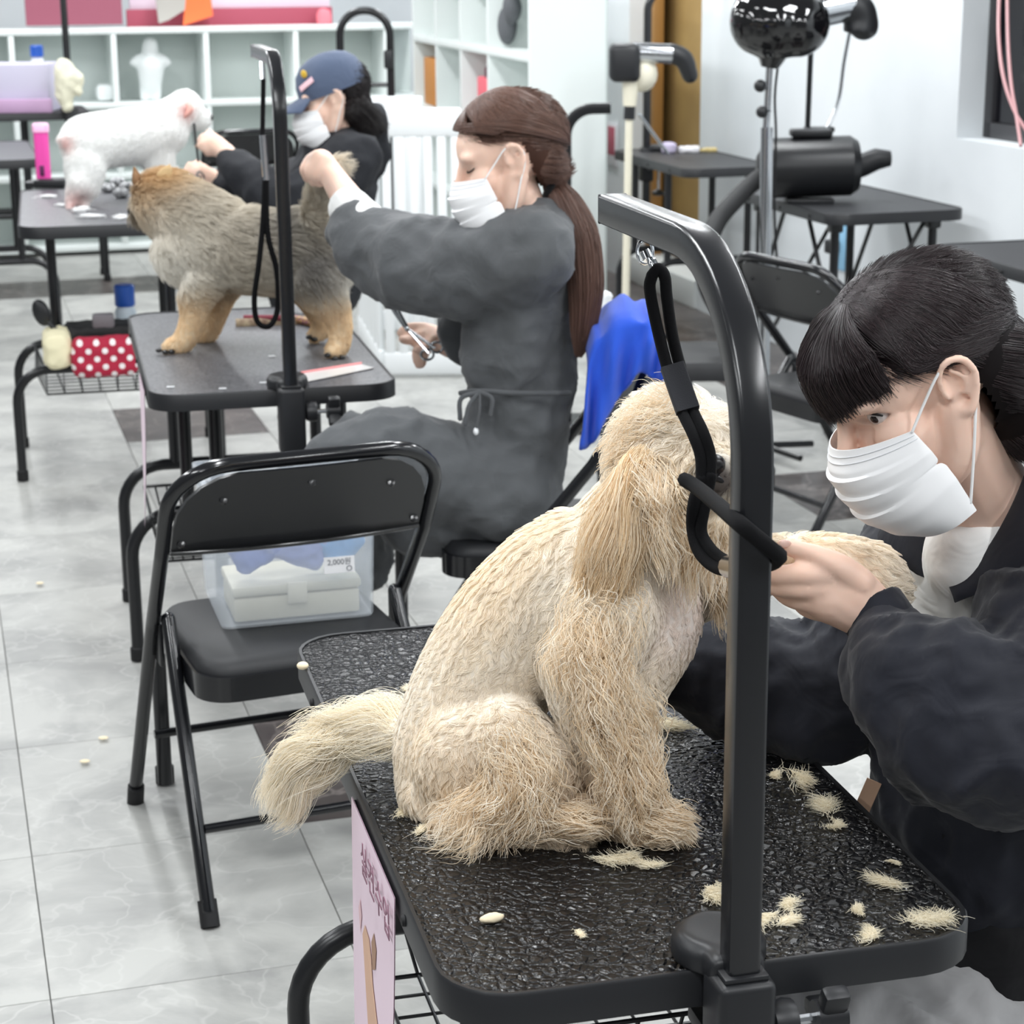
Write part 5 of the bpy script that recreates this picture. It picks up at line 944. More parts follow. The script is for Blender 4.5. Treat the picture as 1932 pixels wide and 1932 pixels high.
# low white cube shelf along the back wall
SV = 12.75
us = [onv(x, 120, SV)[0] for x in (-160, 24, 217, 391, 560, 730)]; zt_ = onv(300, 52, SV)[1]; zs_ = [zt_, onv(300, 192, SV)[1], 0.5, 0.06]
sh = thing('cube_shelf', 'long low white cube shelf along the back wall', 'shelf', rp(us[0], SV, 0), YAW)
def sbox(name, u0, u1, v0, v1, z0, z1, m, root, bev=.004): return adopt(rbox(MB(), u0, u1, v0, v1, z0, z1, bev).build(name, m, None), root)
for z in zs_: sbox('board', us[0], us[-1] + .25, SV, SV + .4, z - .035, z, SHW, sh)
for u in us: sbox('divider', u - .016, u + .016, SV + .002, SV + .398, .03, zt_ - .036, SHW, sh)
sbox('back_panel', us[0], us[-1] + .25, SV + .398, SV + .41, .03, zt_ - .01, SHB, sh)
# white cube shelf standing across the corner, seen at a slant
A_, B_ = at(778, 60, 12.6), at(997, 116, 9.7); A_.z = B_.z = 0; dr = (A_ - B_).normalized(); nr = Vector((dr.y, -dr.x, 0)); Ls = (A_ - B_).length; M2 = Matrix(((dr.x, nr.x, 0, B_.x), (dr.y, nr.y, 0, B_.y), (0, 0, 1, 0), (0, 0, 0, 1)))
s2 = thing('cube_shelf', 'tall white cube shelf slanting towards the camera beside the playpen', 'shelf', M=M2)
zs2 = [.05, .47, .9, 1.31, 1.7]; ys = [0, Ls * .3, Ls * .53, Ls * .76, Ls]
for z in zs2: MB().box((Ls / 2, .19, z), (Ls, .38, .035), bev=.004).build('board', SHW, s2)
for y in ys: MB().box((y, .19, .875), (.035, .376, 1.68), bev=.004).build('divider', SHW, s2)
MB().box((Ls / 2, .385, .875), (Ls, .012, 1.68)).build('back_panel', SHB, s2)
# things in and on the shelves
def vbox(name, label, cat, x0, x1, y0, y1, v, depth, m, bev=.006):
    (u0, z1), (u1, z0) = onv(x0, y0, v), onv(x1, y1, v); o = rbox(MB(), u0, u1, v, v + depth, z0, z1, bev).build(name, m, None); return tag(o, label, cat)
fig = MB(); u0, z0 = onv(285, 190, SV + .12); uF = u0; SF = .55
def fp(x, y): u, z = onv(x, y, SV + .15); return rp(u, SV + .15, z)
for q in ([(283, 84, .05), (283, 92, .055)], ): chainw(fig, [tuple(fp(a, b)) + (r,) for a, b, r in q], 12)
chainw(fig, [tuple(fp(284, 100)) + (.035,), tuple(fp(284, 118)) + (.085,), tuple(fp(284, 142)) + (.08,), tuple(fp(284, 158)) + (.07,)], 14); chainw(fig, [tuple(fp(262, 112)) + (.035,), tuple(fp(252, 118)) + (.028,)], 8); chainw(fig, [tuple(fp(306, 112)) + (.035,), tuple(fp(316, 118)) + (.028,)], 8)
for s in (-1, 1): chainw(fig, [tuple(fp(284 + s * 10, 155)) + (.04,), tuple(fp(284 + s * 11, 186)) + (.03,)], 10)
me = remesh('figurine', fig, .014, 3); P_ = mverts(me); P_[:, 2] = np.maximum(P_[:, 2], zs_[1] + .002); setverts(me, P_); tag(obj('figurine', me, mat('white_resin', S(236, 240, 240), .6), None, 180), 'white standing figurine in the second cube of the back shelf', 'figurine')
# pink boards and bags on top of the low shelf
vbox('poster_board', 'rose pink board leaning on the back wall above the shelf', 'board', 42, 232, -60, 46, SV + .2, .03, mat('rose_board', S(152, 84, 102), .7))
vbox('poster_board', 'pale lilac notice board with a rose lower edge', 'board', 240, 622, -60, 18, SV + .26, .03, mat('lilac_board', S(226, 208, 222), .7))
vbox('poster_board', 'long rose red strip under the lilac notice board', 'board', 238, 628, 18, 48, SV + .22, .03, mat('rose_strip', S(158, 70, 88), .7))
vbox('plush_toy', 'bright pink soft toy at the end of the rose strip', 'toy', 600, 628, 16, 52, SV + .08, .1, mat('coral_pink', S(240, 128, 140), .8), .04)
for lb, P4, c in (('grey paper bag leaning on the lilac board', ((292, -20), (352, -20), (350, 18), (318, 38), (300, 44)), S(176, 172, 166)), ('orange paper flag beside the grey bag', ((352, -20), (396, -20), (402, 30), (346, 48)), S(248, 118, 66))):
    g = MB(); n = len(P4)
    for dv in (0, .03): g.v += [tuple(rp(onv(a, b, SV + .1)[0], SV + .1 + dv, max(onv(a, b, SV + .1)[1], zt_ + .002))) for a, b in P4]
    g.f = [tuple(range(n)), tuple(range(2 * n - 1, n - 1, -1))] + [(a, a + n, (a + 1) % n + n, (a + 1) % n) for a in range(n)]; tag(g.build('paper_bag', mat('paper' + lb[:4], c, .8), None, 20), lb, 'bag')
def s2box(name, label, cat, y0, y1, z0, z1, m, d0=.05, d1=.3, bev=.01):
    o = MB().box(((y0 + y1) / 2, (d0 + d1) / 2, (z0 + z1) / 2), (y1 - y0, d1 - d0, z1 - z0), M=M2, bev=bev).build(name, m, None); return tag(o, label, cat)
s2box('gift_box', 'coral pink box with dark ribbon in the slanting shelf', 'box', Ls * .31, Ls * .46, .92, 1.16, mat('coral_box', S(238, 108, 122), .6))
s2box('ribbon_band', 'dark wine band on top of the coral pink box', 'ribbon', Ls * .30, Ls * .4, 1.161, 1.22, mat('wine_band', S(94, 40, 58), .7))
s2box('cardboard_sheet', 'orange brown cardboard sheet at the shelf corner', 'cardboard', Ls * .85, Ls * .97, .92, 1.2, mat('orange_card', S(196, 132, 66), .7))
hb = MB(); hb.ball((Ls * .29, .1, 1.44), (.1, .05, .1), M=M2); hb.ball((Ls * .25, .1, 1.53), (.07, .05, .08), M=M2); me = remesh('felt_shape', hb, .012, 3); tag(obj('felt_shape', me, mat('grey_felt', S(96, 98, 102), .85), None, 180), 'dark grey rounded felt shape in the upper slanting shelf', 'decoration')
# white playpen panels
PP = mat('playpen_white', S(240, 243, 244), .45)
def playpen(label, P0, P1, ztop, slots):
    d = (P1 - P0); L_ = d.length; rz = math.atan2(d.y, d.x); t = thing('playpen_panel', label, 'playpen', (P0.x, P0.y, 0), rz, 'playpen panels')
    MB().box((L_ / 2, 0, ztop - .06), (L_, .035, .12), bev=.012).build('top_rail', PP, t); MB().box((L_ / 2, 0, .06), (L_, .035, .1), bev=.012).build('bottom_rail', PP, t)
    for k in range(slots + 1): MB().box((L_ * (k + .5) / (slots + 1), 0, ztop / 2), (L_ / (slots + 1) * .66, .026, ztop - .15), bev=.006).build('slat', PP, t)
    return t
Pp0, Pp1 = at(715, 300, 8.6), at(872, 300, 8.6); zpp = at(760, 204, 8.6).z; Pp0.z = Pp1.z = 0
playpen('white slatted playpen panel facing the camera behind the woman in grey', Pp0, Pp1, zpp, 5)
playpen('white playpen panel running back from the slatted front panel', at(672, 300, 9.6).xy.to_3d(), at(712, 300, 8.64).xy.to_3d(), zpp + .02, 5)
playpen('rear white playpen panel before the slanting shelf', at(676, 300, 9.7).xy.to_3d(), at(800, 300, 9.7).xy.to_3d(), zpp - .02, 5)
# arched tube frame leaning at the shelf
ar = thing('folded_stand', 'black arched tube frame standing before the back shelf', 'stand', at(690, 300, 11.4).xy.to_3d())
P_ = [at(640, 120, 11.4), at(640, 20, 11.4), at(735, 20, 11.4), at(735, 120, 11.4)]; P_[0].z = P_[3].z = .02
adopt(MB().tube(fillet(P_, .14, 10), .022, 10).build('arch', TUBE, None), ar); adopt(MB().box(at(733, 112, 11.38), (.05, .06, .1), bev=.01).build('clip', PLAST, None), ar); adopt(MB().tube([at(640, 160, 11.4), at(735, 160, 11.4)], .012, 8).build('crossbar', TUBE, None), ar)
# carton, bottle and glove on the far table
LAV = mat('lavender_carton', S(206, 202, 222), .6)
def tbox(name, label, cat, x0, x1, y0, y1, Y, depth, m, z0=None, bev=.006):
    a, b_ = at(x0, y0, Y), at(x1, y1, Y); z = b_.z if z0 is None else z0; o = MB().box(((a.x + b_.x) / 2, Y + depth / 2, (a.z + z) / 2), (b_.x - a.x, depth, a.z - z), bev=bev).build(name, m, None); return tag(o, label, cat)
cb = tbox('carton', 'pale lavender carton on the far table', 'carton', -60, 94, 122, 205, 11.25, .3, LAV, .972)
tbox('carton_band', 'pink purple tray under the lavender carton', 'tray', -60, 97, 188, 206, 11.2, .04, mat('orchid', S(206, 170, 206), .6), .972)
bt = thing('pump_bottle', 'white bottle with a blue cap standing on the lavender carton', 'bottle', at(71, 122, 11.4)); Mt = xf(bt)
MB().lathe([(.03, 0), (.034, .004), (.034, .03), (.025, .04), (.02, .045)], 16).build('bottle_body', WPLAST, bt); MB().lathe([(.036, .045), (.036, .1), (.03, .106)], 16).build('cap', mat('royal_blue', S(40, 92, 186), .4), bt)
gl = MB(); chain(gl, [(122, 130, 11.1, .055), (126, 150, 11.1, .06), (122, 175, 11.1, .05), (126, 200, 11.1, .03)], 12); chain(gl, [(142, 140, 11.1, .03), (150, 155, 11.1, .028), (148, 178, 11.1, .015)], 10); me = remesh('rubber_glove', gl, .012, 3); wrinkle(me, .01, 12); tag(obj('rubber_glove', me, mat('cream_rubber', S(236, 232, 208), .5), None, 180), 'cream rubber glove hanging on the far table beside the arm', 'glove')
vbox('plastic_bag', 'translucent white plastic bag on the back shelf beside the glove', 'bag', 182, 216, 160, 191, SV + .08, .12, mat('milky_plastic', S(234, 238, 238), .4), .03)
# clipper, tray and fluff on the white dog table
cl = thing('hair_clipper', 'bright pink hair clipper standing upright behind the white dog', 'clipper', on(84, 352, .93)); Q_ = on(84, 352, .93)
zc = at(84, 232, Q_.y).z - .93; MB().prism(rrect(.055, .045, .018), .02, zc * .86).build('clipper_body', mat('hot_pink', S(246, 84, 178), .35), cl); MB().prism(rrect(.062, .05, .018), zc * .86, zc, inset=.008).build('clipper_head', mat('pale_pink', S(250, 190, 224), .35), cl); MB().box((0, -.024, zc * .26), (.018, .006, .04), bev=.003).build('switch', mat('plum', S(96, 40, 84), .4), cl); MB().prism(rrect(.14, .1, .02), 0, .02).build('charging_base', PLAST, cl)
tbox('tool_tray', 'black tool tray with a red corner on the white dog table', 'tray', 62, 122, 340, 360, Q_.y - .08, .1, PLAST, .931)
for k, (a, b_) in enumerate(((203, 354), (222, 343), (240, 352), (228, 364))):
    sp = MB(); sp.ball(on(a, b_, .948), (.028, .028, .017)); me = sp.mesh('hair_clip'); wrinkle(me, .004, 40, seed=k); tag(obj('hair_clip', me, mat('black_white_mix', S(60, 62, 66), .4, vary=(60, S(220, 220, 222))), None, 180), ('black and white hair clip nearest the white dog hind leg', 'topmost black and white hair clip under the white dog belly', 'black and white hair clip nearest the tan dog ear', 'lowest black and white hair clip under the white dog belly')[k], 'hair clip', 'clip heap')
for k, (a, b_, r) in enumerate(((95, 372, .05), (150, 398, .07), (178, 410, .06), (228, 412, .06), (118, 388, .035))):
    o = tuft(a, b_, r, ('white fur clipping near the far table left edge', 'white fur heap under the white dog hind paws', 'white fur clump in front of the white dog', 'white fur clipping at the near edge of the white dog table', 'small white fur clipping by the pink clipper')[k], .93, 200, (rgb(255, 255, 255), rgb(240, 240, 240)), r0=.0012); o['group'] = 'white clippings on the far table'
# comb held by the groomer with the cap
cm = thing('comb', 'black comb held at the white dog chin', 'comb', at(372, 300, 6.92)); adopt(MB().tube([at(366, 232, 6.93), at(374, 305, 6.93)], .008, 8, sq=.5).build('spine', PLAST, None), cm)
for k in range(10): adopt(MB().tube([at(366 + k * .45, 236 + k * 4, 6.93), at(360 + k * .45, 237 + k * 4, 6.93)], .0014, 4).build('tooth', PLAST, None), cm)
def scissors(label, tip, piv, ring, Y, w):
    t = thing('scissors', label, 'scissors', at(*piv, Y)); a, b_, c = at(*tip, Y - .02), at(*piv, Y), at(*ring, Y - .02)
    n_ = Vector((0, -1, 0)); s_ = (a - c).cross(n_).normalized()
    for s in (-1, 1):
        bld = adopt(MB().tube([a + s_ * s * w * .5, a.lerp(b_, .5) + s_ * s * w * .35, b_], [.002, .005, .006], 8, sq=.4).build('blade', CHROME, None), t)
        adopt(MB().tube([b_, b_.lerp(c, .5) - s_ * s * w * .4, c - s_ * s * w * .8], .004, 8).build('shank', CHROME, None), t)
        rc = c - s_ * s * w * 1.2; adopt(MB().tube([rc + s_ * .014 * math.cos(k) + (c - b_).normalized() * .014 * math.sin(k) for k in np.linspace(0, 6.28, 15)[:-1]], .0035, 6, closed=True).build('finger_ring', CHROME, None), t)
    adopt(MB().ball(b_ + V(0, -.006, 0), .006).build('pivot_screw', CHROME, None), t); return t
scissors('long steel scissors in the hand of the woman in grey', (728, 555), (768, 620), (815, 662), 4.68, .012)
scissors('steel scissors in the lower hand of the groomer with the cap', (340, 345), (356, 330), (380, 340), 6.97, .012)
# things on the middle table
pc = MB(); pa, pb_ = on(445, 612, T2H + .006), on(600, 606, T2H + .006)
pm = thing('brush_roll', 'patterned roll of brushes lying behind the grey and tan dog', 'tool roll', pa.lerp(pb_, .5)); adopt(MB().tube([pa, pb_], .016, 10, sq=.5).build('roll', mat('beige_roll', S(186, 168, 140), .7, vary=(40, S(90, 60, 50))), None), pm); adopt(MB().tube([on(460, 600, T2H + .02), on(540, 600, T2H + .02)], .009, 8).build('brush_handle', mat('wine_red', S(120, 40, 56), .5), None), pm)
tag(MB().tube([on(550, 600, T2H + .012), on(602, 612, T2H + .012)], .012, 8).build('bead_strap', mat('gold_bead', S(176, 140, 70), .5, vary=(90, S(110, 50, 90))), None), 'gold and purple patterned strap by the hind paws', 'strap')
bt = thing('spray_bottle', 'white and blue spray bottle behind the dog hind leg', 'bottle', on(572, 588, T2H)); MB().lathe([(.042, 0), (.045, .005), (.045, .12), (.03, .14), (.012, .15), (.012, .17)], 18).build('bottle_body', WPLAST, bt); MB().lathe([(.0455, .04), (.0455, .1)], 18).build('blue_label', mat('pale_blue', S(176, 208, 240), .5), bt)
c0, c1, c2 = on(566, 722, T2H + .003), on(690, 688, T2H + .003), on(672, 706, T2H + .003); pk = MB(); pk.v = [tuple(on(a, b_, T2H + z)) for z in (.0012, .003) for a, b_ in ((566, 704), (680, 686), (706, 694), (570, 722))]; pk.f = [(3, 2, 1, 0), (4, 5, 6, 7), (0, 1, 5, 4), (1, 2, 6, 5), (2, 3, 7, 6), (3, 0, 4, 7)]; cs = pk.build('comb_sleeve', mat('clear_sleeve', S(214, 212, 210), .2), None, 0); tag(cs, 'clear comb sleeve with a pink edge on the middle table', 'sleeve')
MB().tube([on(568, 703, T2H + .0045), on(682, 685, T2H + .0045)], .003, 6).build('pink_edge', mat('salmon', S(240, 150, 150), .5), cs)
for k, (a, b_) in enumerate(((513, 672), (322, 730), (420, 733), (497, 722))): tag(MB().box(on(a, b_, T2H + .003), (.018, .006, .003), rz=.1).build('paper_scrap', WPLAST, None), ('white paper scrap beside the middle post', 'white crumb near the rounded corner of the middle table', 'white crumb on the near edge of the middle table', 'pale crumb next to the middle clamp')[k], 'scrap')
# blue towel over the chair back
tw = MB(); ns_, nt2 = 30, 26; top_ = catmull([(1108, 690), (1122, 648), (1150, 620), (1190, 606), (1225, 608), (1246, 632), (1254, 660)], 5); bot_ = catmull([(1096, 850), (1112, 842), (1140, 800), (1172, 745), (1206, 704), (1232, 716), (1260, 720)], 5); ns_ = len(top_)
for i in range(ns_):
    s_ = i / (ns_ - 1)
    for j in range(nt2):
        t_ = j / (nt2 - 1) * 1.6 - .6; f_ = math.sin(s_ * 19 + t_ * 2.2) * .014 + math.sin(s_ * 37 + 1 - t_ * 3) * .006
        if t_ < 0: q = at(top_[i][0], top_[i][1], 4.25); tw.v.append(tuple(q + V(-.03 * t_ * 0, -t_ * .75, .03 * math.sin(-t_ / .6 * math.pi) + f_ * .6 - .06 * (t_ / .6) ** 2)))
        else:
            xx = top_[i][0] * (1 - t_) + bot_[i][0] * t_; yy = top_[i][1] * (1 - t_) + bot_[i][1] * t_; q = at(xx, yy, 4.25 - .012 * math.sin(t_ * 3) - f_ * min(1, t_ * 3)); tw.v.append(tuple(q))
for i in range(ns_ - 1):
    for j in range(nt2 - 1): a = i * nt2 + j; tw.f.append((a, a + 1, a + nt2 + 1, a + nt2))
me = tw.mesh('towel'); o = obj('towel', me, mat('royal_blue_terry', S(30, 80, 200), .9, bump=(500, .6, .002), sheen=.2), None, 180); sd_ = o.modifiers.new('thick', 'SOLIDIFY'); sd_.thickness = .006; tag(o, 'royal blue towel hung over the chair of the woman in grey', 'towel')
# basket and contents below the white dog table
def wire_basket(name, label, c, rz, w, l, h, z0, step=.07, r=.0028):
    t = thing(name, label, 'basket', (c[0], c[1], z0), rz, 'wire baskets'); a = lambda s: (s * w / 2)
    for z, k in ((0, .88), (h, 1.0)): MB().tube([(x * k, y * k, z) for x, y in ((-w / 2, -l / 2), (w / 2, -l / 2), (w / 2, l / 2), (-w / 2, l / 2))], .004, 6, closed=True).build('rim_wire', TUBE, t)
    n = int(w / step)
    for i in range(n + 1): x = -w / 2 + w * i / n; MB().tube([(x, -l / 2, h), (x * .88, -l / 2 * .88, 0), (x * .88, l / 2 * .88, 0), (x, l / 2, h)], r, 5).build('wire', TUBE, t)
    n = int(l / step)
    for i in range(n + 1): y = -l / 2 + l * i / n; MB().tube([(-w / 2, y, h), (-w / 2 * .88, y * .88, 0), (w / 2 * .88, y * .88, 0), (w / 2, y, h)], r, 5).build('wire', TUBE, t)
    return t
fc = corner_table(F_FL, R2); wire_basket('wire_basket', 'black wire basket with red pouch hung below the white dog table', fc, R2, .56, .5, .09, .30)
fb = lambda x, y, Y: at(x, y, Y)
def soft(name, label, cat, c, size, m, rz=0, vox=.008, wr=.005):
    q = MB(); q.box((0, 0, 0), size, bev=min(size) * .3, seg=3); me = remesh(name, q, vox, 3)
    if wr: wrinkle(me, wr, 18, seed=c[0] * 3)
    o = obj(name, me, m, None, 180); o.location = c; o.rotation_euler = (0, 0, rz); return tag(o, label, cat)
DOTS = node_mat('red_polka_dots'); _m, _nt, _b = DOTS; _N = _nt.nodes.new; tcx = _N('ShaderNodeTexCoord'); mp = _N('ShaderNodeMapping'); mp.inputs['Scale'].default_value = (26, 26, 26); mp.inputs['Rotation'].default_value = (0, .785, 0); _nt.links.new(tcx.outputs['Object'], mp.inputs[0]); vf = _N('ShaderNodeVectorMath'); vf.operation = 'FRACTION'; _nt.links.new(mp.outputs[0], vf.inputs[0]); sx = _N('ShaderNodeSeparateXYZ'); _nt.links.new(vf.outputs[0], sx.inputs[0]); cx_ = _N('ShaderNodeCombineXYZ'); _nt.links.new(sx.outputs[0], cx_.inputs[0]); _nt.links.new(sx.outputs[2], cx_.inputs[1]); vd = _N('ShaderNodeVectorMath'); vd.operation = 'DISTANCE'; vd.inputs[1].default_value = (.5, .5, 0); _nt.links.new(cx_.outputs[0], vd.inputs[0]); rr = _N('ShaderNodeValToRGB'); rr.color_ramp.interpolation = 'CONSTANT'; rr.color_ramp.elements[0].color = S(246, 240, 240); rr.color_ramp.elements[1].color = S(176, 32, 62); rr.color_ramp.elements[1].position = .26; _nt.links.new(vd.outputs['Value'], rr.inputs[0]); _nt.links.new(rr.outputs[0], _b.inputs['Base Color']); _b.inputs['Roughness'].default_value = .8
soft('pouch', 'red pouch with white polka dots in the wire basket', 'pouch', fb(198, 672, 6.68), (.22, .1, .13), _m, R2)
soft('folded_towel', 'cream folded towels beside the polka dot pouch', 'towel', fb(108, 655, 6.72), (.09, .2, .12), mat('cream_terry', S(240, 232, 196), .9, bump=(300, .4, .002)), R2)
soft('tool_bag', 'black open tool bag above the polka dot pouch', 'bag', fb(195, 628, 6.85), (.27, .16, .07), RUB, R2)
hbq = thing('grooming_brush', 'black round paddle brush sticking out of the basket', 'brush', fb(95, 608, 6.75)); adopt(MB().ball(fb(78, 590, 6.74), (.03, .016, .048), rot=Matrix.Rotation(-.3, 4, 'Y')).build('brush_head', PLAST, None, 180), hbq); adopt(MB().tube([fb(86, 604, 6.74), fb(112, 628, 6.74)], .009, 8).build('brush_handle', PLAST, None), hbq)
tag(MB().box(fb(195, 605, 6.8), (.075, .05, .05), bev=.01, rz=.2).build('slicker_brush', mat('grey_brush', S(120, 116, 120), .6), None), 'grey slicker brush lying on the black tool bag', 'brush')
bt = thing('shampoo_bottle', 'white bottle with a bright blue cap behind the tool bag', 'bottle', fb(240, 640, 6.95)); MB().lathe([(.035, 0), (.038, .005), (.038, .1), (.028, .12)], 16).build('bottle_body', mat('clear_bottle', S(214, 226, 236), .3), bt); MB().lathe([(.034, .12), (.036, .125), (.036, .19), (.03, .195)], 16).build('cap', mat('royal_blue', S(40, 92, 186), .4), bt)
tc2 = corner_table((-0.852, 4.588), R2); wire_basket('wire_basket', 'black wire basket below the middle table', tc2 + V(math.cos(R2), math.sin(R2), 0) * -.09 + V(-math.sin(R2), math.cos(R2), 0) * -.12, R2, .42, .34, .12, .27, .03)
tc1 = corner_table((-0.068, 1.80), R1, L_=1.175); wire_basket('wire_basket', 'black wire basket below the near table', tc1 + V(-math.sin(R1), math.cos(R1), 0) * .12, R1, .5, .4, .1, .29, .06)
# ================================================================== along the right wall
# chrome stand dryer
DG = mat('gloss_black_plastic', S(14, 14, 16), .08, spec=.6, coat=.4)
dy = thing('stand_dryer', 'tall stand dryer with a glossy black head on a chrome pole', 'dryer', at(1440, 700, 6.9).xy.to_3d()); Yd_ = 7.05; Pt = at(1452, 120, Yd_); Pm = at(1442, 300, Yd_); Pb = Pm.copy(); Pb.z = .02; Pb.x = Pm.x + .02
adopt(MB().tube([Pt, Pm], .012, 12).build('upper_pole', CHROME, None), dy); adopt(MB().tube([at(1447, 240, Yd_), Pb], .022, 14).build('pole', CHROME, None), dy)
for a in range(5): adopt(MB().tube([Pb + V(0, 0, .03), Pb + V(.2 * math.cos(a * 1.2566 + .3), .2 * math.sin(a * 1.2566 + .3), .02)], .012, 8).build('base_leg', TUBE, None), dy)
for q in ((1434, 162), (1438, 211)): adopt(MB().ball(at(*q, Yd_ - .03), .022).build('knob', PLAST, None, 180), dy); adopt(MB().tube([at(*q, Yd_ - .03), at(q[0] + 14, q[1], Yd_)], .007, 8).build('knob_stem', CHROME, None), dy)
hd = MB(); hc_ = at(1462, 42, Yd_); hd.ball(hc_, (.145, .125, .13)); hd.ball(at(1505, 45, Yd_), (.115, .12, .115)); hd.ball(at(1430, 40, Yd_), (.1, .11, .115)); me = remesh('dryer_head', hd, .012, 5); adopt(obj('dryer_head', me, DG, None, 180), dy)
adopt(MB().tube([at(1458, 96, Yd_), at(1452, 128, Yd_)], [.06, .03], 14).build('neck', DG, None), dy)
adopt(MB().tube([at(1535, 22, Yd_ + .02), at(1608, 8, Yd_ + .04)], [.06, .055], 20).build('air_tube', CHROME, None), dy)
nz = MB(); chain(nz, [(1605, 12, Yd_ + .04, .058), (1622, 22, Yd_ + .04, .056), (1630, 48, Yd_ + .04, .052)], 18); nz.tube([at(1625, 30, Yd_ + .04), at(1622, 62, Yd_ + .04)], [.05, .062], 18); me = remesh('nozzle', nz, .01, 3); adopt(obj('nozzle', me, PLAST, None, 180), dy)
adopt(MB().tube(catmull([tuple(at(*p, Yd_ + .05)) for p in ((1470, 105), (1462, 180), (1464, 260), (1461, 400), (1468, 520))], 5), .005, 6).build('power_cord', RUB, None), dy)
# cylinder blower on the wall table
YB = 7.75; bw_ = thing('pet_blower', 'black cylindrical pet blower lying on the wall table', 'blower', on(1530, 372, .85)); c0, c1 = at(1438, 318, YB), at(1618, 312, YB); ax = (c1 - c0).normalized()
adopt(MB().tube([c0, c0 + ax * .012, c1 - ax * .03, c1], [.095, .115, .115, .095], 28).build('motor_housing', mat('matte_black_motor', S(26, 27, 30), .35), None, 25), bw_)
adopt(MB().tube([c1 - ax * .01, c1 + ax * .02, at(1655, 300, YB), at(1680, 299, YB)], [.055, .045, .042, .03], 18).build('outlet', PLAST, None), bw_); adopt(MB().tube([c0 - ax * .02, c0], [.05, .08], 20).build('intake', PLAST, None), bw_)
adopt(MB().box((c0 + c1) / 2 + V(0, 0, .13), (.16, .08, .03), bev=.01).build('handle_block', PLAST, None), bw_); adopt(MB().box(V((c0 + c1).x / 2, YB, (c0.z - .118 + .852) / 2), (.18, .12, max(.02, c0.z - .11 - .852)), bev=.006).build('foot', PLAST, None), bw_)
adopt(MB().tube(catmull([tuple(at(*p)) for p in ((1440, 330, YB), (1415, 350, 7.6), (1385, 380, 7.4), (1352, 420, 7.2), (1330, 480, 7.0), (1335, 540, 6.9), (1370, 600, 6.8), (1420, 640, 6.8))], 6), .034, 12).build('hose', RUB, None), bw_)
# lamp arm behind the blower
la = thing('arm_stand', 'slim black arm stand rising behind the blower', 'stand', on(1522, 340, .85)); YL = 7.95; adopt(MB().tube([at(1520, 330, YL), at(1530, 90, YL)], .011, 10).build('post', TUBE, None), la); adopt(MB().tube(catmull([tuple(at(*p, YL)) for p in ((1562, 240, ), (1582, 190), (1592, 120), (1602, 66), (1606, 40))], 5), .007, 8).build('rod', CHROME, None), la); adopt(MB().box(at(1545, 244, YL), (.12, .05, .02), bev=.006).build('bracket', TUBE, None), la)
# small stand dryer by the doorway
YS = 9.25; sd = thing('stand_dryer', 'small beige and black stand dryer before the ochre doorway', 'dryer', at(1190, 560, YS).xy.to_3d())
adopt(MB().box(at(1178, 118, YS), (.14, .14, .17), bev=.03, seg=3).build('motor_box', PLAST, None, 60), sd); adopt(MB().tube([at(1195, 98, YS), at(1268, 102, YS)], .045, 18).build('air_tube', CHROME, None), sd)
nz = MB(); chain(nz, [(1268, 100, YS, .045), (1290, 112, YS, .045), (1302, 142, YS, .038)], 14); me = remesh('nozzle', nz, .01, 3); adopt(obj('nozzle', me, PLAST, None, 180), sd); adopt(MB().ball(at(1212, 140, YS + .03), (.07, .07, .08)).build('intake', CREAM, None, 180), sd); adopt(MB().tube([at(1190, 150, YS), at(1188, 200, YS)], [.04, .03], 12).build('neck', CREAM, None), sd)
pb0 = at(1187, 225, YS); pb1 = at(1180, 480, YS); pb1.z = .02; adopt(MB().tube([at(1190, 170, YS), pb0], .026, 12).build('sleeve', PLAST, None), sd); adopt(MB().tube([pb0, pb1], .018, 12).build('pole', CREAM, None), sd); adopt(MB().tube([at(1205, 215, YS), at(1260, 290, YS + .1)], .008, 8).build('stay', CHROME, None), sd)
for a in range(4): adopt(MB().tube([pb1 + V(0, 0, .02), pb1 + V(.25 * math.cos(a * 1.57 + .5), .25 * math.sin(a * 1.57 + .5), .01)], .014, 8).build('base_leg', TUBE, None), sd)
# small things on the doorway table
for k, (a, b_, c, sz, lb) in enumerate(((1262, 289, S(206, 196, 222), (.07, .05, .05), 'lilac cloth ball on the doorway table'), (1300, 288, S(238, 236, 240), (.1, .05, .03), 'white cloth strip on the doorway table'), (1335, 287, S(206, 186, 130), (.09, .03, .02), 'ochre strap on the doorway table'))):
    o = soft('cloth_scrap', lb, 'cloth', on(a, b_, .85) + V(0, 0, sz[2] / 2), sz, mat('scrap%d' % k, c, .8), 0, .006, .004)
# another bent arm stand behind the woman in grey
as_ = thing('arm_stand', 'black arm stand with a square end behind the woman in grey', 'stand', at(1070, 600, 7.6).xy.to_3d()); q0 = at(1068, 330, 7.6); q0.z = .02
adopt(MB().tube(fillet([q0, at(1068, 206, 7.6), at(1152, 204, 7.6)], .1, 8), 1, rect=(.02, .02), up=(0, 1, 0)).build('post', TUBE, None, 30), as_); adopt(MB().box(at(1050, 250, 7.6), (.09, .06, .11), bev=.02).build('clamp_body', PLAST, None), as_); adopt(MB().box(V(q0.x, q0.y, .012), (.3, .3, .02), bev=.006).build('base', TUBE, None), as_)
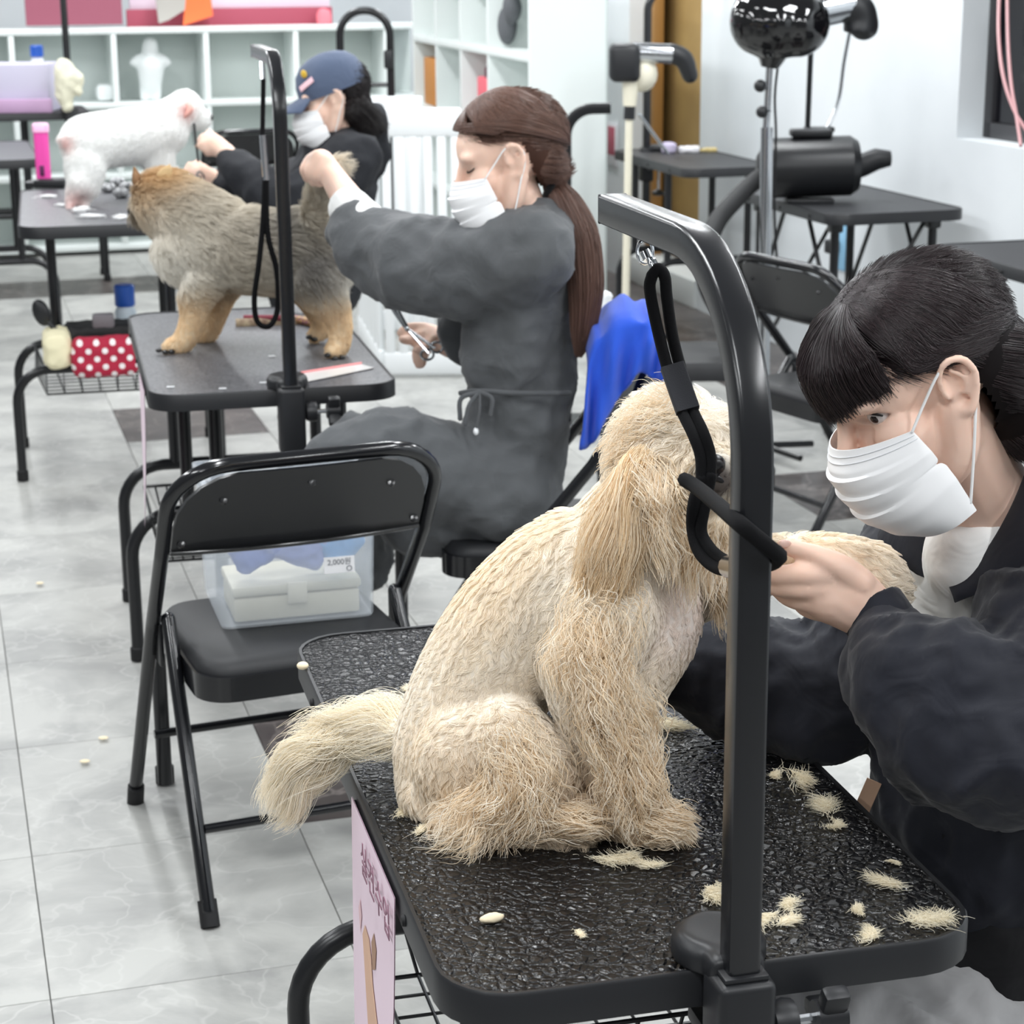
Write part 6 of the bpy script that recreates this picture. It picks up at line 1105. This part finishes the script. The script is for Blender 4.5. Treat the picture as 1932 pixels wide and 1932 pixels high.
# cable, sign, extinguisher, plug and window cords
tag(MB().tube(catmull([tuple(rp(3.70, 11.2 + .01 * math.sin(k), 2.6 - .25 * k)) for k in range(11)], 3), .014, 8).build('power_cable', mat('grey_cable', S(84, 88, 94), .5), None), 'grey cable running down the white wall beside the doorway', 'cable')
sg = rbox(MB(), WU - .012, WU - .002, 10.9, 11.08, .62, .86, .002).build('safety_sign', mat('sign_white', S(226, 224, 228), .5), None); tag(sg, 'small white safety sign with a red panel by the doorway', 'sign'); adopt(rbox(MB(), WU - .014, WU - .011, 10.93, 11.05, .68, .84, .0005).build('red_panel', mat('sign_red', S(186, 86, 104), .5), None), sg)
ex = thing('fire_extinguisher', 'red fire extinguisher with pale label at the foot of the white wall', 'fire extinguisher', rp(3.55, 11.35, .05)); MB().lathe([(.09, 0), (.1, .01), (.1, .36), (.075, .42), (.03, .45), (.028, .48)], 22).build('cylinder', mat('signal_red', S(190, 28, 44), .3), ex); MB().lathe([(.1015, .12), (.1015, .3)], 22).build('label_band', mat('label_sage', S(196, 206, 180), .5), ex); MB().box((-.0, -.02, .5), (.05, .16, .03), bev=.008).build('handle', PLAST, ex); MB().tube(catmull([(.03, 0, .47), (.12, 0, .42), (.13, 0, .25), (.11, 0, .12)], 5), .012, 8).build('hose', RUB, ex); MB().box((.06, -.085, .21), (.05, .012, .16), bev=.002, rz=.6).build('label_panel', mat('label_yellow', S(226, 186, 84), .5), ex)
for s in (-1, 1): MB().tube([(s * .12, -.1, -.045), (s * .12, -.1, .45), (s * .12, .1, .45), (s * .12, .1, -.045)], .007, 6).build('stand_wire', CHROME, ex)
pg = rbox(MB(), WU - .02, WU - .001, 7.86, 8.0, .45, .65, .006).build('outlet_plate', mat('sky_blue_plate', S(150, 200, 232), .5), None); tag(pg, 'pale blue wall outlet plate with a black plug', 'outlet'); adopt(rbox(MB(), WU - .07, WU - .018, 7.9, 7.96, .52, .58, .01).build('plug', PLAST, None), pg)
PKC = mat('dusty_pink_cable', S(206, 158, 160), .5)
for k, pts in enumerate((((1886, -30), (1884, 60), (1892, 140), (1912, 205), (1940, 252)), ((1900, -30), (1902, 80), (1908, 160), (1918, 220), (1926, 275)))): tag(MB().tube(catmull([tuple(at(a, b_, 7.45 - .002 * b_)) for a, b_ in pts], 5), .0065, 8).build('hanging_cord', PKC, None), ('dusty pink cord curving across the dark window', 'second pink cord hanging straighter across the dark window')[k], 'cord')
# office chair base behind the folding chair
oc = thing('office_chair', 'dark office chair with castors partly behind the near post', 'chair', (.60, 6.72, 0)); O_ = V(.60, 6.72, 0)
for a in range(5):
    e_ = O_ + V(.3 * math.cos(a * 1.2566 - .35), .3 * math.sin(a * 1.2566 - .35), 0); adopt(MB().tube([O_ + V(0, 0, .14), e_ + V(0, 0, .09)], [.03, .02], 8, sq=.7).build('base_arm', PLAST, None), oc)
    cst = adopt(MB().tube([e_ + V(-.016, 0, .032), e_ + V(.016, 0, .032)], .03, 16).build('castor', RUB, None), oc); adopt(MB().box(e_ + V(0, 0, .065), (.04, .045, .03), bev=.008).build('castor_hood', PLAST, None), oc)
adopt(MB().tube([O_ + V(0, 0, .12), O_ + V(0, 0, .4)], .025, 10).build('gas_lift', TUBE, None), oc); adopt(MB().prism(rrect(.42, .42, .1, 6, O_.x, O_.y), .4, .46, inset=.02).build('seat', VINYL, None), oc)
tag(soft('white_cloth', 'white cloth bundle between the dress and the wall table leg', 'cloth', at(1132, 572, 5.6), (.06, .05, .07), WPLAST, .3, .007, .006), 'white cloth bundle beside the brown ponytail end', 'cloth')
